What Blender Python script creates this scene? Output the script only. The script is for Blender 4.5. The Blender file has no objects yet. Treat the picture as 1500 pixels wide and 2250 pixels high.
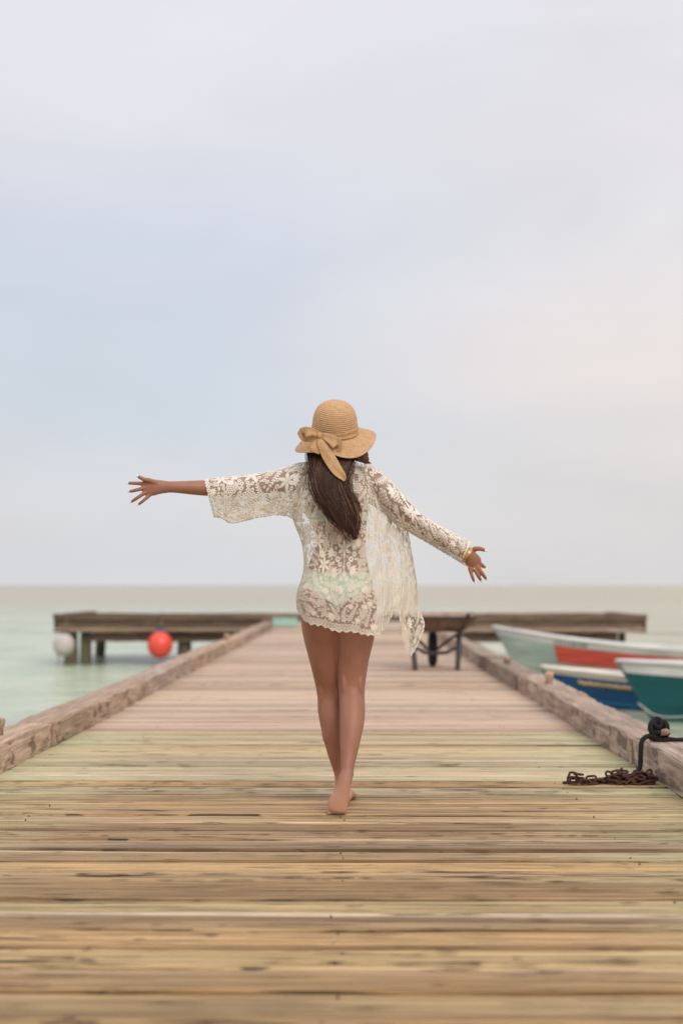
import bpy, bmesh, math, random
import numpy as np
from mathutils import Vector, Matrix, Euler
R = math.radians
random.seed(7); rng = np.random.default_rng(7)
sc = bpy.context.scene
C = sc.collection

# ------------------------------------------------------------------ camera
CAM_Z = 0.945            # metres above the deck (deck top is z = 0)
FPX = 3125.0             # 50 mm lens on a 24 x 36 mm upright frame, photo pixels
camd = bpy.data.cameras.new('camera'); cam = bpy.data.objects.new('camera', camd); C.objects.link(cam)
camd.sensor_fit = 'VERTICAL'; camd.sensor_width = 24; camd.sensor_height = 36; camd.lens = 50
camd.clip_start = 0.05; camd.clip_end = 60000
cam.location = (0, 0, CAM_Z)
cam.rotation_euler = (R(90) + math.atan(160 / FPX), 0, math.atan(28 / FPX))
camd.dof.use_dof = True; camd.dof.focus_distance = 5.8; camd.dof.aperture_fstop = 1.75
sc.camera = cam
CAMROT = Euler(cam.rotation_euler).to_matrix()
def at(px, py, Y):
    d = CAMROT @ Vector(((px - 750) / FPX, (1125 - py) / FPX, -1.0))
    return Vector((0, 0, CAM_Z)) + d * (Y / d.y)
def pm(px, Y): return px * Y / FPX          # photo pixels to metres at depth Y

# ------------------------------------------------------------------ world: high thin overcast over a Nishita sky
SUN_EL, SUN_AZ = R(37), R(155)              # sun behind the cloud, high over the photographer's right shoulder
sund = Vector((math.sin(SUN_AZ) * math.cos(SUN_EL), math.cos(SUN_AZ) * math.cos(SUN_EL), math.sin(SUN_EL)))
w = bpy.data.worlds.new('World'); sc.world = w; w.use_nodes = True
nt = w.node_tree; nt.nodes.clear()
def N(tree, typ, **kw):
    n = tree.nodes.new(typ)
    for k, v in kw.items():
        if k.startswith('i_'):
            n.inputs[k[2:].replace('_', ' ')].default_value = v
        elif k.startswith('n_'):
            n.inputs[int(k[2:])].default_value = v
        else:
            setattr(n, k, v)
    return n
def ramp(tree, stops, interp='LINEAR'):
    n = tree.nodes.new('ShaderNodeValToRGB'); cr = n.color_ramp; cr.interpolation = interp
    while len(cr.elements) < len(stops): cr.elements.new(0.5)
    for e, (p, c) in zip(cr.elements, stops):
        e.position = p; e.color = (*c, 1) if len(c) == 3 else c
    return n
def mixc(tree, a, b, fac, blend='MIX'):
    n = tree.nodes.new('ShaderNodeMix'); n.data_type = 'RGBA'; n.blend_type = blend
    for sock, v in ((n.inputs[0], fac), (n.inputs[6], a), (n.inputs[7], b)):
        if hasattr(v, 'is_linked') or hasattr(v, 'links'): tree.links.new(v, sock)
        elif isinstance(v, (int, float)): sock.default_value = v
        else: sock.default_value = (*v, 1)
    return n.outputs[2]
def math_(tree, op, a, b=None, clamp=False):
    n = tree.nodes.new('ShaderNodeMath'); n.operation = op; n.use_clamp = clamp
    for sock, v in ((n.inputs[0], a), (n.inputs[1], b)):
        if v is None: continue
        if hasattr(v, 'links'): tree.links.new(v, sock)
        else: sock.default_value = v
    return n.outputs[0]
L = nt.links.new
tc = N(nt, 'ShaderNodeTexCoord'); sep = N(nt, 'ShaderNodeSeparateXYZ'); L(tc.outputs['Generated'], sep.inputs[0])
elev = ramp(nt, [(0.0, (.615, .63, .665)), (.05, (.63, .635, .665)), (.12, (.56, .61, .675)), (.22, (.565, .615, .695)),
                 (.31, (.675, .68, .735)), (.40, (.72, .715, .765)), (.7, (.98, .97, .99)), (1.0, (1.15, 1.14, 1.15))], 'EASE')
L(sep.outputs[2], elev.inputs[0])
warm = ramp(nt, [(0.0, (.61, .60, .615)), (.06, (.63, .61, .615)), (.10, (.69, .645, .63)), (.15, (.775, .695, .662)), (.25, (.735, .70, .69)), (.40, (.73, .715, .74)), (.7, (.98, .97, .99)), (1.0, (1.15, 1.14, 1.15))], 'EASE')
L(sep.outputs[2], warm.inputs[0])
dotn = N(nt, 'ShaderNodeVectorMath', operation='DOT_PRODUCT'); L(tc.outputs['Generated'], dotn.inputs[0])
gd = Vector((math.sin(R(24)), math.cos(R(24)), 0)); dotn.inputs[1].default_value = gd
mr = N(nt, 'ShaderNodeMapRange', interpolation_type='SMOOTHSTEP', i_From_Min=.84, i_From_Max=1.01); L(dotn.outputs['Value'], mr.inputs['Value'])
mp = N(nt, 'ShaderNodeMapping'); mp.inputs['Scale'].default_value = (1.2, 1.2, 3.2); L(tc.outputs['Generated'], mp.inputs[0])
nz = N(nt, 'ShaderNodeTexNoise', i_Scale=2.3, i_Detail=4.0, i_Roughness=.45, i_Distortion=.35); L(mp.outputs[0], nz.inputs['Vector'])
wf = math_(nt, 'ADD', mr.outputs[0], math_(nt, 'MULTIPLY', math_(nt, 'SUBTRACT', nz.outputs['Fac'], .5), .6), clamp=True)
cl = mixc(nt, elev.outputs[0], warm.outputs[0], wf)
nz2 = N(nt, 'ShaderNodeTexNoise', i_Scale=3.7, i_Detail=5.0, i_Roughness=.5, i_Distortion=.5); L(mp.outputs[0], nz2.inputs['Vector'])
mr2 = N(nt, 'ShaderNodeMapRange', i_From_Min=.3, i_From_Max=.7, i_To_Min=.955, i_To_Max=1.045); L(nz2.outputs['Fac'], mr2.inputs['Value'])
cl = mixc(nt, cl, mr2.outputs[0], 1.0, 'MULTIPLY')
cl10 = mixc(nt, cl, (10.75, 10.65, 10.6), 1.0, 'MULTIPLY')
for nn in nt.nodes:
    if nn.bl_idname == 'ShaderNodeMix': nn.clamp_result = False
sky = N(nt, 'ShaderNodeTexSky', sky_type='NISHITA', sun_disc=False, sun_elevation=SUN_EL, sun_rotation=SUN_AZ)
mixed = mixc(nt, sky.outputs[0], cl10, .94)
bg = N(nt, 'ShaderNodeBackground', i_Strength=.1); L(mixed, bg.inputs[0])
wo = N(nt, 'ShaderNodeOutputWorld'); L(bg.outputs[0], wo.inputs[0])

# ------------------------------------------------------------------ sun
sl = bpy.data.lights.new('sun', 'SUN'); so = bpy.data.objects.new('sun', sl); C.objects.link(so)
sl.energy = 1.5; sl.angle = R(32); sl.color = (1, .91, .81)
so.rotation_euler = (-sund).to_track_quat('-Z', 'Y').to_euler()
so.location = (10, -20, 25)

sc.view_settings.view_transform = 'Standard'; sc.view_settings.look = 'None'
sc.view_settings.exposure = .10; sc.view_settings.gamma = 1; sc.view_settings.use_curve_mapping = False
sc.render.engine = 'CYCLES'
sc.cycles.use_denoising = True
sc.cycles.transparent_max_bounces = 32; sc.cycles.max_bounces = 8; sc.cycles.diffuse_bounces = 4
sc.cycles.sample_clamp_indirect = 8

# ------------------------------------------------------------------ helpers
def tag(o, label, cat, group=None):
    o['label'] = label; o['category'] = cat
    if group: o['group'] = group
    return o
def empty(name, loc=(0, 0, 0), rz=0):
    o = bpy.data.objects.new(name, None); C.objects.link(o); o.location = loc; o.rotation_euler = (0, 0, rz)
    o.empty_display_size = .1
    return o
def link_mesh(name, me, mat, parent=None):
    o = bpy.data.objects.new(name, me); C.objects.link(o)
    if mat and not me.materials: me.materials.append(mat)
    if parent: o.parent = parent
    return o
def mesh(name, verts, faces, mat, parent=None, smooth=True):
    me = bpy.data.meshes.new(name); me.from_pydata([tuple(v) for v in verts], [], faces); me.update()
    me.polygons.foreach_set('use_smooth', [smooth] * len(me.polygons))
    return link_mesh(name, me, mat, parent)
class MB:
    """collects shapes that become ONE mesh"""
    def __init__(s): s.v = []; s.f = []
    def add(s, vs, fs):
        o = len(s.v); s.v += [Vector(v) for v in vs]; s.f += [tuple(i + o for i in f) for f in fs]
    def box(s, c, size, rot=None, bev=0.0):
        c = Vector(c); hx, hy, hz = [x / 2 for x in size]
        bm = bmesh.new(); bmesh.ops.create_cube(bm, size=1)
        for v in bm.verts: v.co = Vector((v.co.x * size[0], v.co.y * size[1], v.co.z * size[2]))
        if bev: bmesh.ops.bevel(bm, geom=bm.edges[:], offset=bev, segments=2, affect='EDGES', profile=.6)
        bm.verts.index_update()
        M = rot if rot else Matrix.Identity(3)
        s.add([M @ v.co + c for v in bm.verts], [[v.index for v in f.verts] for f in bm.faces]); bm.free()
    def tube(s, pts, rad, n=10, caps=True, closed=False):
        pts = [Vector(p) for p in pts]; m = len(pts)
        rads = rad if isinstance(rad, (list, tuple)) else [rad] * m
        vs = []; prev = None
        for i, p in enumerate(pts):
            if closed: t = pts[(i + 1) % m] - pts[i - 1]
            else: t = pts[min(i + 1, m - 1)] - pts[max(i - 1, 0)]
            t.normalize()
            if prev is None:
                a = t.orthogonal().normalized()
            else:
                a = (prev - t * prev.dot(t))
                a = a.normalized() if a.length > 1e-6 else t.orthogonal().normalized()
            prev = a; b = t.cross(a)
            for k in range(n):
                an = 2 * math.pi * k / n
                vs.append(p + (a * math.cos(an) + b * math.sin(an)) * rads[i])
        fs = []
        for i in range(m if closed else m - 1):
            j = (i + 1) % m
            for k in range(n):
                fs.append((i * n + k, i * n + (k + 1) % n, j * n + (k + 1) % n, j * n + k))
        if caps and not closed:
            fs.append(tuple(range(n))[::-1]); fs.append(tuple((m - 1) * n + k for k in range(n)))
        s.add(vs, fs)
    def ball(s, c, r, seg=16, rings=10, M=None):
        c = Vector(c); r = Vector(r) if not isinstance(r, (int, float)) else Vector((r, r, r)); vs = [Vector((0, 0, r.z))]
        for i in range(1, rings):
            ph = math.pi * i / rings
            for k in range(seg):
                th = 2 * math.pi * k / seg
                vs.append(Vector((r.x * math.sin(ph) * math.cos(th), r.y * math.sin(ph) * math.sin(th), r.z * math.cos(ph))))
        vs.append(Vector((0, 0, -r.z))); fs = []
        for k in range(seg): fs.append((0, 1 + k, 1 + (k + 1) % seg))
        for i in range(rings - 2):
            for k in range(seg):
                a = 1 + i * seg + k; b = 1 + i * seg + (k + 1) % seg
                fs.append((a, a + seg, b + seg, b))
        l = len(vs) - 1; o = 1 + (rings - 2) * seg
        for k in range(seg): fs.append((o + k, l, o + (k + 1) % seg))
        s.add([(M @ v if M else v) + c for v in vs], fs)
    def build(s, name, mat, parent=None, smooth=True):
        return mesh(name, s.v, s.f, mat, parent, smooth)
def cr(P, t):
    """Catmull-Rom through rows of P at parameter t (0..len-1)"""
    P = np.asarray(P, float); n = len(P); i = min(int(t), n - 2); f = t - i
    p0 = P[i - 1] if i > 0 else 2 * P[i] - P[i + 1]; p1, p2 = P[i], P[i + 1]
    p3 = P[i + 2] if i + 2 < n else 2 * P[i + 1] - P[i]
    return .5 * ((2 * p1) + (-p0 + p2) * f + (2 * p0 - 5 * p1 + 4 * p2 - p3) * f * f + (-p0 + 3 * p1 - 3 * p2 + p3) * f ** 3)

# ------------------------------------------------------------------ materials
def new_mat(name):
    m = bpy.data.materials.new(name); m.use_nodes = True; m.node_tree.nodes.clear(); return m
def finish(m, bsdf_out):
    o = N(m.node_tree, 'ShaderNodeOutputMaterial'); m.node_tree.links.new(bsdf_out, o.inputs[0]); return m
def plain(name, col, rough=.5, spec=.5, metal=0, noise=.12, nscale=8, bump=.1, bscale=60, sss=0, stretch=(1, 1, 1)):
    m = new_mat(name); t = m.node_tree; L = t.links.new
    b = N(t, 'ShaderNodeBsdfPrincipled', i_Roughness=rough, i_Metallic=metal)
    b.inputs['Specular IOR Level'].default_value = spec
    c = N(t, 'ShaderNodeTexCoord'); mp = N(t, 'ShaderNodeMapping'); mp.inputs['Scale'].default_value = stretch; L(c.outputs['Object'], mp.inputs[0])
    n = N(t, 'ShaderNodeTexNoise', i_Scale=nscale, i_Detail=5.0); L(mp.outputs[0], n.inputs['Vector'])
    lo = tuple(x * (1 - noise) for x in col); hi = tuple(min(1, x * (1 + noise)) for x in col)
    r = ramp(t, [(.3, lo), (.7, hi)]); L(n.outputs['Fac'], r.inputs[0]); L(r.outputs[0], b.inputs['Base Color'])
    if bump:
        n2 = N(t, 'ShaderNodeTexNoise', i_Scale=bscale, i_Detail=3.0); L(mp.outputs[0], n2.inputs['Vector'])
        bu = N(t, 'ShaderNodeBump', i_Strength=bump, i_Distance=.01); L(n2.outputs['Fac'], bu.inputs['Height']); L(bu.outputs[0], b.inputs['Normal'])
    if sss:
        b.inputs['Subsurface Weight'].default_value = sss; b.inputs['Subsurface Radius'].default_value = (1, .35, .2); b.inputs['Subsurface Scale'].default_value = .008
    return finish(m, b.outputs[0])
def wood(name, dark, mid, light, alt, crack=.5, crackcol=(.085, .055, .032), tint=None, stretch=(.55, 46, 13), rough=.7, fine=.3, along=0, spec=.3, knee=.28, boards=False):
    """grained timber; local x is the grain direction (along=1: local y)"""
    m = new_mat(name); t = m.node_tree; L = t.links.new
    b = N(t, 'ShaderNodeBsdfPrincipled', i_Roughness=rough); b.inputs['Specular IOR Level'].default_value = spec
    c = N(t, 'ShaderNodeTexCoord'); oi = N(t, 'ShaderNodeObjectInfo')
    off = N(t, 'ShaderNodeVectorMath', operation='SCALE'); off.inputs[0].default_value = (53, 31, 17); L(oi.outputs['Random'], off.inputs['Scale'])
    ad = N(t, 'ShaderNodeVectorMath', operation='ADD'); L(c.outputs['Object'], ad.inputs[0]); L(off.outputs[0], ad.inputs[1])
    def noise(sc_, detail, scale=1.0, rough_=.55, dist=0):
        if along: sc_ = (sc_[1], sc_[0], sc_[2])
        mp = N(t, 'ShaderNodeMapping'); mp.inputs['Scale'].default_value = sc_; L(ad.outputs[0], mp.inputs[0])
        n = N(t, 'ShaderNodeTexNoise', i_Scale=scale, i_Detail=detail, i_Roughness=rough_, i_Distortion=dist); L(mp.outputs[0], n.inputs['Vector'])
        return n.outputs['Fac']
    g = noise(stretch, 6.0, 1.0, .7, .12)
    r = ramp(t, [(knee, dark), (.49, mid), (.68, light)]); L(g, r.inputs[0])
    # per-plank: some boards lean to another hue, some are paler
    fr = math_(t, 'FRACT', math_(t, 'MULTIPLY', oi.outputs['Random'], 7.31))
    col = mixc(t, r.outputs[0], alt, math_(t, 'MULTIPLY', fr, .55))
    vr = N(t, 'ShaderNodeMapRange', i_To_Min=.66, i_To_Max=1.20); L(math_(t, 'FRACT', math_(t, 'MULTIPLY', oi.outputs['Random'], 23.7)), vr.inputs['Value'])
    col = mixc(t, col, vr.outputs[0], 1.0, 'MULTIPLY')
    f2 = noise((1.5, 330, 60), 3.0, 1.0, .6)
    fm = N(t, 'ShaderNodeMapRange', i_From_Min=.36, i_From_Max=.64, i_To_Min=1 - fine, i_To_Max=1 + fine * .55); L(f2, fm.inputs['Value'])
    col = mixc(t, col, fm.outputs[0], 1.0, 'MULTIPLY')
    if boards:                                  # boards differ in hue; some have pale worn or dark brown arrises
        tr = ramp(t, [(0, (.94, 1.0, .86)), (.3, (1.0, .98, .93)), (.62, (1.06, .94, .77)), (.8, (.90, .85, .80)), (1, (1.06, 1.02, 1.0))]); L(math_(t, 'FRACT', math_(t, 'MULTIPLY', oi.outputs['Random'], 41.3)), tr.inputs[0])
        col = mixc(t, col, tr.outputs[0], 1.0, 'MULTIPLY')
        sy = N(t, 'ShaderNodeSeparateXYZ'); L(c.outputs['Object'], sy.inputs[0])
        em = N(t, 'ShaderNodeMapRange', interpolation_type='SMOOTHSTEP', i_From_Min=.062, i_From_Max=.082); L(sy.outputs[1], em.inputs['Value'])
        pick = math_(t, 'GREATER_THAN', math_(t, 'FRACT', math_(t, 'MULTIPLY', oi.outputs['Random'], 67.7)), .66)
        col = mixc(t, col, (.72, .57, .46), math_(t, 'MULTIPLY', math_(t, 'MULTIPLY', em.outputs[0], pick), .75))
        en = N(t, 'ShaderNodeMapRange', interpolation_type='SMOOTHSTEP', i_From_Min=-.060, i_From_Max=-.088); L(sy.outputs[1], en.inputs['Value'])
        pick2 = math_(t, 'GREATER_THAN', math_(t, 'FRACT', math_(t, 'MULTIPLY', oi.outputs['Random'], 91.1)), .5)
        col = mixc(t, col, (.16, .09, .045), math_(t, 'MULTIPLY', math_(t, 'MULTIPLY', en.outputs[0], pick2), .6))
        # rust bled out of the chain
        geo = N(t, 'ShaderNodeNewGeometry'); dv = N(t, 'ShaderNodeVectorMath', operation='SUBTRACT'); L(geo.outputs['Position'], dv.inputs[0]); dv.inputs[1].default_value = (1.22, 6.66, 0)
        dm = N(t, 'ShaderNodeVectorMath', operation='MULTIPLY'); L(dv.outputs[0], dm.inputs[0]); dm.inputs[1].default_value = (3.2, 7.0, 0)
        dl = N(t, 'ShaderNodeVectorMath', operation='LENGTH'); L(dm.outputs[0], dl.inputs[0])
        rm = N(t, 'ShaderNodeMapRange', interpolation_type='SMOOTHSTEP', i_From_Min=1.25, i_From_Max=.2, i_To_Max=.65); L(dl.outputs['Value'], rm.inputs['Value'])
        col = mixc(t, col, (.40, .17, .075), math_(t, 'MULTIPLY', rm.outputs[0], f2))
    if tint:                                    # damp green growth towards the ends of the boards
        sp = N(t, 'ShaderNodeSeparateXYZ'); L(c.outputs['Object'], sp.inputs[0])
        ax = math_(t, 'ABSOLUTE', sp.outputs[0])
        gm = N(t, 'ShaderNodeMapRange', i_From_Min=.55, i_From_Max=1.75, i_To_Min=-.25, i_To_Max=.62); L(ax, gm.inputs['Value'])
        gn = math_(t, 'ADD', gm.outputs[0], math_(t, 'MULTIPLY', math_(t, 'SUBTRACT', noise((1.3, 7, 5), 3.0), .5), 1.2), clamp=True)
        col = mixc(t, col, tint, gn)
    bl = noise((.7, 20, 5), 6.0, 1.0, .72, .2)              # blotchy weathering
    bm_ = N(t, 'ShaderNodeMapRange', i_From_Min=.34, i_From_Max=.62, i_To_Min=1 - fine * .40, i_To_Max=1.05); L(bl, bm_.inputs['Value'])
    col = mixc(t, col, bm_.outputs[0], 1.0, 'MULTIPLY')
    k1 = noise((3.2, 170, 12), 3.0, 1.0, .6, .25); k3 = noise((.8, 240, 9), 2.0, 1.0, .5, .3); k2 = noise((1.0, 14, 3), 3.0)
    kr = ramp(t, [(.575, (0, 0, 0)), (.605, (1, 1, 1))]); L(k1, kr.inputs[0])
    k3r = ramp(t, [(.645, (0, 0, 0)), (.665, (1, 1, 1))]); L(k3, k3r.inputs[0])
    k2r = ramp(t, [(.34, (.1, .1, .1)), (.56, (1, 1, 1))]); L(k2, k2r.inputs[0])
    km = math_(t, 'MULTIPLY', math_(t, 'MAXIMUM', math_(t, 'MULTIPLY', kr.outputs[0], k2r.outputs[0]), k3r.outputs[0]), crack)
    col = mixc(t, col, crackcol, km)
    L(col, b.inputs['Base Color'])
    h = math_(t, 'SUBTRACT', math_(t, 'ADD', math_(t, 'MULTIPLY', f2, .5), math_(t, 'MULTIPLY', g, .15)), math_(t, 'MULTIPLY', km, 1.4))
    bu = N(t, 'ShaderNodeBump', i_Strength=.45, i_Distance=.004); L(h, bu.inputs['Height']); L(bu.outputs[0], b.inputs['Normal'])
    return finish(m, b.outputs[0])

M = {}
M['plank_rough'] = wood('rough_treated_plank', boards=True, dark=(.24, .145, .065), mid=(.48, .33, .18), light=(.66, .51, .325), alt=(.56, .36, .155), crack=.97, tint=(.50, .49, .27), fine=.6, knee=.36)
M['plank_pale'] = wood('pale_treated_plank', boards=True, dark=(.39, .30, .17), mid=(.58, .475, .30), light=(.69, .59, .42), alt=(.59, .46, .30), crack=.75, tint=(.52, .53, .31), fine=.36)
M['plank_old'] = wood('weathered_pink_plank', boards=True, dark=(.39, .265, .215), mid=(.56, .43, .365), light=(.67, .555, .485), alt=(.58, .43, .32), crack=.4, fine=.2)
M['kerb'] = wood('kerb_timber_wood', (.24, .165, .13), (.42, .305, .24), (.57, .445, .365), (.50, .32, .19), crack=.7, stretch=(1.8, 16, 9), along=1, fine=.38, knee=.32)
M['beam'] = wood('dark_beam_wood', (.085, .05, .035), (.18, .115, .08), (.31, .215, .155), (.28, .19, .13), crack=.8, stretch=(.6, 5, 7), fine=.35)
M['pile'] = wood('wet_pile_wood', (.05, .045, .025), (.15, .12, .07), (.30, .24, .15), (.12, .13, .07), crack=.6, stretch=(6, 6, 1.2))
M['nail'] = plain('rusty_nail', (.10, .065, .045), .6)

# sea
def water_mat():
    m = new_mat('shallow_sea'); t = m.node_tree; L = t.links.new
    b = N(t, 'ShaderNodeBsdfPrincipled', i_Roughness=.22, i_IOR=1.33); b.inputs['Specular IOR Level'].default_value = .28
    c = N(t, 'ShaderNodeTexCoord'); mp = N(t, 'ShaderNodeMapping'); mp.inputs['Scale'].default_value = (.05, .03, 1); L(c.outputs['Object'], mp.inputs[0])
    n = N(t, 'ShaderNodeTexNoise', i_Scale=7.0, i_Detail=6.0, i_Roughness=.62); L(mp.outputs[0], n.inputs['Vector'])
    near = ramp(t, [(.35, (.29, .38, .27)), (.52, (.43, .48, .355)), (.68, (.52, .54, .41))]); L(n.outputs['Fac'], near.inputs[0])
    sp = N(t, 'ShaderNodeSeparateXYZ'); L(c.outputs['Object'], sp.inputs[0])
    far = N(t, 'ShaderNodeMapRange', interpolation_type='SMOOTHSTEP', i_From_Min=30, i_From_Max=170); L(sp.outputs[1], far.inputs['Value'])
    rt = N(t, 'ShaderNodeMapRange', interpolation_type='SMOOTHSTEP', i_From_Min=-1, i_From_Max=12); L(sp.outputs[0], rt.inputs['Value'])  # tan towards the right: warm sky reflection put into the base colour
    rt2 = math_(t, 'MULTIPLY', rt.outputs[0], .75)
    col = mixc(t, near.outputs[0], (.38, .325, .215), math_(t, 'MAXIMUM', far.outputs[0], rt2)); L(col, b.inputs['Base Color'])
    w1 = N(t, 'ShaderNodeTexNoise', i_Scale=1.1, i_Detail=4.0, i_Distortion=.6); mq = N(t, 'ShaderNodeMapping'); mq.inputs['Scale'].default_value = (.8, 1.7, 1)
    L(c.outputs['Object'], mq.inputs[0]); L(mq.outputs[0], w1.inputs['Vector'])
    bu = N(t, 'ShaderNodeBump', i_Strength=.8, i_Distance=.35); L(w1.outputs['Fac'], bu.inputs['Height']); L(bu.outputs[0], b.inputs['Normal'])
    return finish(m, b.outputs[0])
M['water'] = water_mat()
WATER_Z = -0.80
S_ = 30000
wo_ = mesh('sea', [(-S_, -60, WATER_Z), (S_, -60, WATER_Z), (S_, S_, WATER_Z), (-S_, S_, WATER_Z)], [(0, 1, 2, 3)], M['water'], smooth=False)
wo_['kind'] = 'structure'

# ------------------------------------------------------------------ the pier
XL, XR = -1.76, 1.45          # inner faces of the kerb timbers
PITCH = 0.196; T_Y = 31.0
pier = tag(empty('wooden_pier', (0, 1, 0)), 'long plank pier with kerb timbers on both sides and a crosswise head', 'pier')
def child(o, parent):         # keep world placement under a translated parent
    o.parent = parent; o.location = Vector(o.location) - Vector(parent.location); return o
def plank_mesh(seed, length, width, mat, rough):
    r = np.random.default_rng(seed); nx, ny = 30, 4; th = .045
    ys = [-width / 2, -width / 2 + .008, 0, width / 2 - .008, width / 2]
    vs = []; fs = []
    ph = r.random(6) * 6.28; cup = r.uniform(-.003, .003)
    for i in range(nx + 1):
        x = -length / 2 + length * i / nx
        ed = [rough * (.5 + .5 * math.sin(x * 2.1 + ph[k]) + .9 * abs(r.standard_normal()) * (r.random() < .4)) * .0018 for k in (0, 1)]
        dz = rough * (.0016 * math.sin(x * 1.3 + ph[2]) + .0006 * math.sin(x * 5 + ph[3]) + .0003 * r.standard_normal())
        tilt = rough * .003 * math.sin(x * .9 + ph[4])
        for j, y in enumerate(ys):
            yy = y + (ed[0] if j == 0 else -ed[1] if j == 4 else 0)
            zz = dz + tilt * y / width * 2 + (-.0035 if j in (0, 4) else cup if j == 2 else 0)
            vs.append((x, yy, zz))
        vs.append((x, ys[4], -th)); vs.append((x, ys[0], -th))
    k = 7
    for i in range(nx):
        for j in range(k):
            fs.append((i * k + j, (i + 1) * k + j, (i + 1) * k + (j + 1) % k, i * k + (j + 1) % k))
    fs.append(tuple(range(k))); fs.append(tuple(nx * k + j for j in range(k))[::-1])
    me = bpy.data.meshes.new('plank'); me.from_pydata(vs, [], fs); me.update()
    bm = bmesh.new(); bm.from_mesh(me); bmesh.ops.recalc_face_normals(bm, faces=bm.faces); bm.to_mesh(me); bm.free()
    me.polygons.foreach_set('use_smooth', [True] * len(me.polygons)); me.set_sharp_from_angle(angle=R(18))
    me.materials.append(mat); return me
LEN = XR - XL + .62
variants = {z: [plank_mesh(i * 7 + k, LEN, PITCH - g, M[mn], rg) for i in range(8)]
            for k, (z, mn, rg, g) in enumerate((('a', 'plank_rough', 1.0, .010), ('b', 'plank_pale', .5, .009), ('c', 'plank_old', .8, .011)))}
Y = 1.7; i = 0
plank_rows = []
while Y < T_Y:
    yj = Y + random.uniform(-.32, .32); z = 'a' if yj < 6.75 else 'b' if yj < 9.3 + random.uniform(-.3, .5) else 'c'
    o = link_mesh('plank', variants[z][(i * 5 + i // 8 * 3) % 8], None)
    o.location = ((XL + XR) / 2 + random.uniform(-.012, .012), Y + random.uniform(-.0045, .0045), random.uniform(-.005, .004))
    o.rotation_euler = (random.uniform(-.007, .007), 0, (math.pi if i % 3 == 1 else 0) + random.uniform(-.0012, .0012))
    child(o, pier); plank_rows.append(Y); Y += PITCH; i += 1
Y_END = Y - PITCH / 2
nails = MB()
for Y in plank_rows:
    for X in (-1.32, -.05, .97):
        for dy in (-.05, .05):
            if random.random() < (.35 if X == -.05 else .6): continue
            c = Vector((X + random.uniform(-.02, .02), Y + dy + random.uniform(-.01, .01), .001))
            n = 7; nails.add([c + Vector((.0032 * math.cos(6.283 * k / n), .0032 * math.sin(6.283 * k / n), .002)) for k in range(n)] + [c + Vector((.0036 * math.cos(6.283 * k / n), .0036 * math.sin(6.283 * k / n), -.006)) for k in range(n)],
                             [tuple(range(n))] + [(k + n, (k + 1) % n + n, (k + 1) % n, k) for k in range(n)])
o = nails.build('nail_heads', M['nail'], None); o['kind'] = 'stuff'; child(o, pier)

# flat dark slits on the boards, the shade inside splits put into colour
ck = MB(); kr_ = random.Random(21)
for Y in plank_rows:
    if Y > 9.2: continue
    dens = 34 if Y < 6.8 else 9
    bad = kr_.random() < .45
    for _ in range(int(dens * (1.7 if bad else .7))):
        x0 = kr_.uniform(XL + .02, XR - .02); y0 = Y + kr_.uniform(-.085, .085); ln = min(kr_.expovariate(1 / .09) + .03, .5); wd = kr_.uniform(.0012, .0042) * (1.5 if bad else 1); m = 6
        up, dn = [], []
        sl = kr_.gauss(0, .012)
        for i in range(m + 1):
            f = i / m; w_ = wd * (math.sin(math.pi * f) ** .7) * kr_.uniform(.5, 1.2); x = x0 + (f - .5) * ln; y = y0 + sl * (f - .5) * ln * 3 + kr_.gauss(0, .0009)
            if abs(x - (XL + XR) / 2) > (XR - XL) / 2: x = math.copysign((XR - XL) / 2, x) + (XL + XR) / 2
            up.append((x, y + w_, .0062)); dn.append((x, y - w_, .0058))
        ck.add(up + dn, [(i, i + m + 1, i + m + 2, i + 1) for i in range(m)])
o = ck.build('wood_splits', plain('split_wood_shadow', (.075, .045, .026), .9, .1, noise=.4, nscale=30, bump=0), None, False); o['kind'] = 'stuff'; child(o, pier)
def timber(seed, length, wdt, hgt, wob):
    """kerb timber, local y along, worn uneven arrises"""
    r = np.random.default_rng(seed); n = max(8, int(length / .12)); prof = []
    vs = []; fs = []; ph = r.random(8) * 6.28
    base = [(-.5, 0), (-.5, .91), (-.475, .985), (-.43, 1.0), (.0, 1.0), (.43, 1.0), (.475, .985), (.5, .91), (.5, 0)]
    w1 = np.cumsum(r.standard_normal(n + 1)) ; w1 -= np.linspace(w1[0], w1[-1], n + 1); w1 /= max(1, abs(w1).max())
    for i in range(n + 1):
        y = length * i / n; ex = 1 - .05 * (i in (0, n))
        chip = abs(r.standard_normal()) * .004 * (r.random() < .6); chip2 = abs(r.standard_normal()) * .004 * (r.random() < .6)
        for j, (a, b) in enumerate(base):
            x = a * wdt * ex; z = b * hgt * ex
            z += wob * (.009 * math.sin(y * 1.1 + ph[0]) + .005 * math.sin(y * 3.7 + ph[1])) * (b > .5) + wob * .008 * w1[i] * (b > .5)
            x += wob * (.007 * math.sin(y * 1.6 + ph[2 + (a > 0)]) + .005 * math.sin(y * 5.1 + ph[4 + (a > 0)]))
            if j in (2, 3): z -= chip; x += chip
            if j in (5, 6): z -= chip2; x -= chip2
            vs.append((x, y, z))
    k = len(base)
    for i in range(n):
        for j in range(k):
            fs.append((i * k + j, i * k + (j + 1) % k, (i + 1) * k + (j + 1) % k, (i + 1) * k + j))
    fs.append(tuple(range(k))[::-1]); fs.append(tuple(n * k + j for j in range(k)))
    me = bpy.data.meshes.new('kerb_timber'); me.from_pydata(vs, [], fs); me.update()
    bm = bmesh.new(); bm.from_mesh(me); bmesh.ops.recalc_face_normals(bm, faces=bm.faces); bm.to_mesh(me); bm.free()
    me.materials.append(M['kerb']); return me
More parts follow.
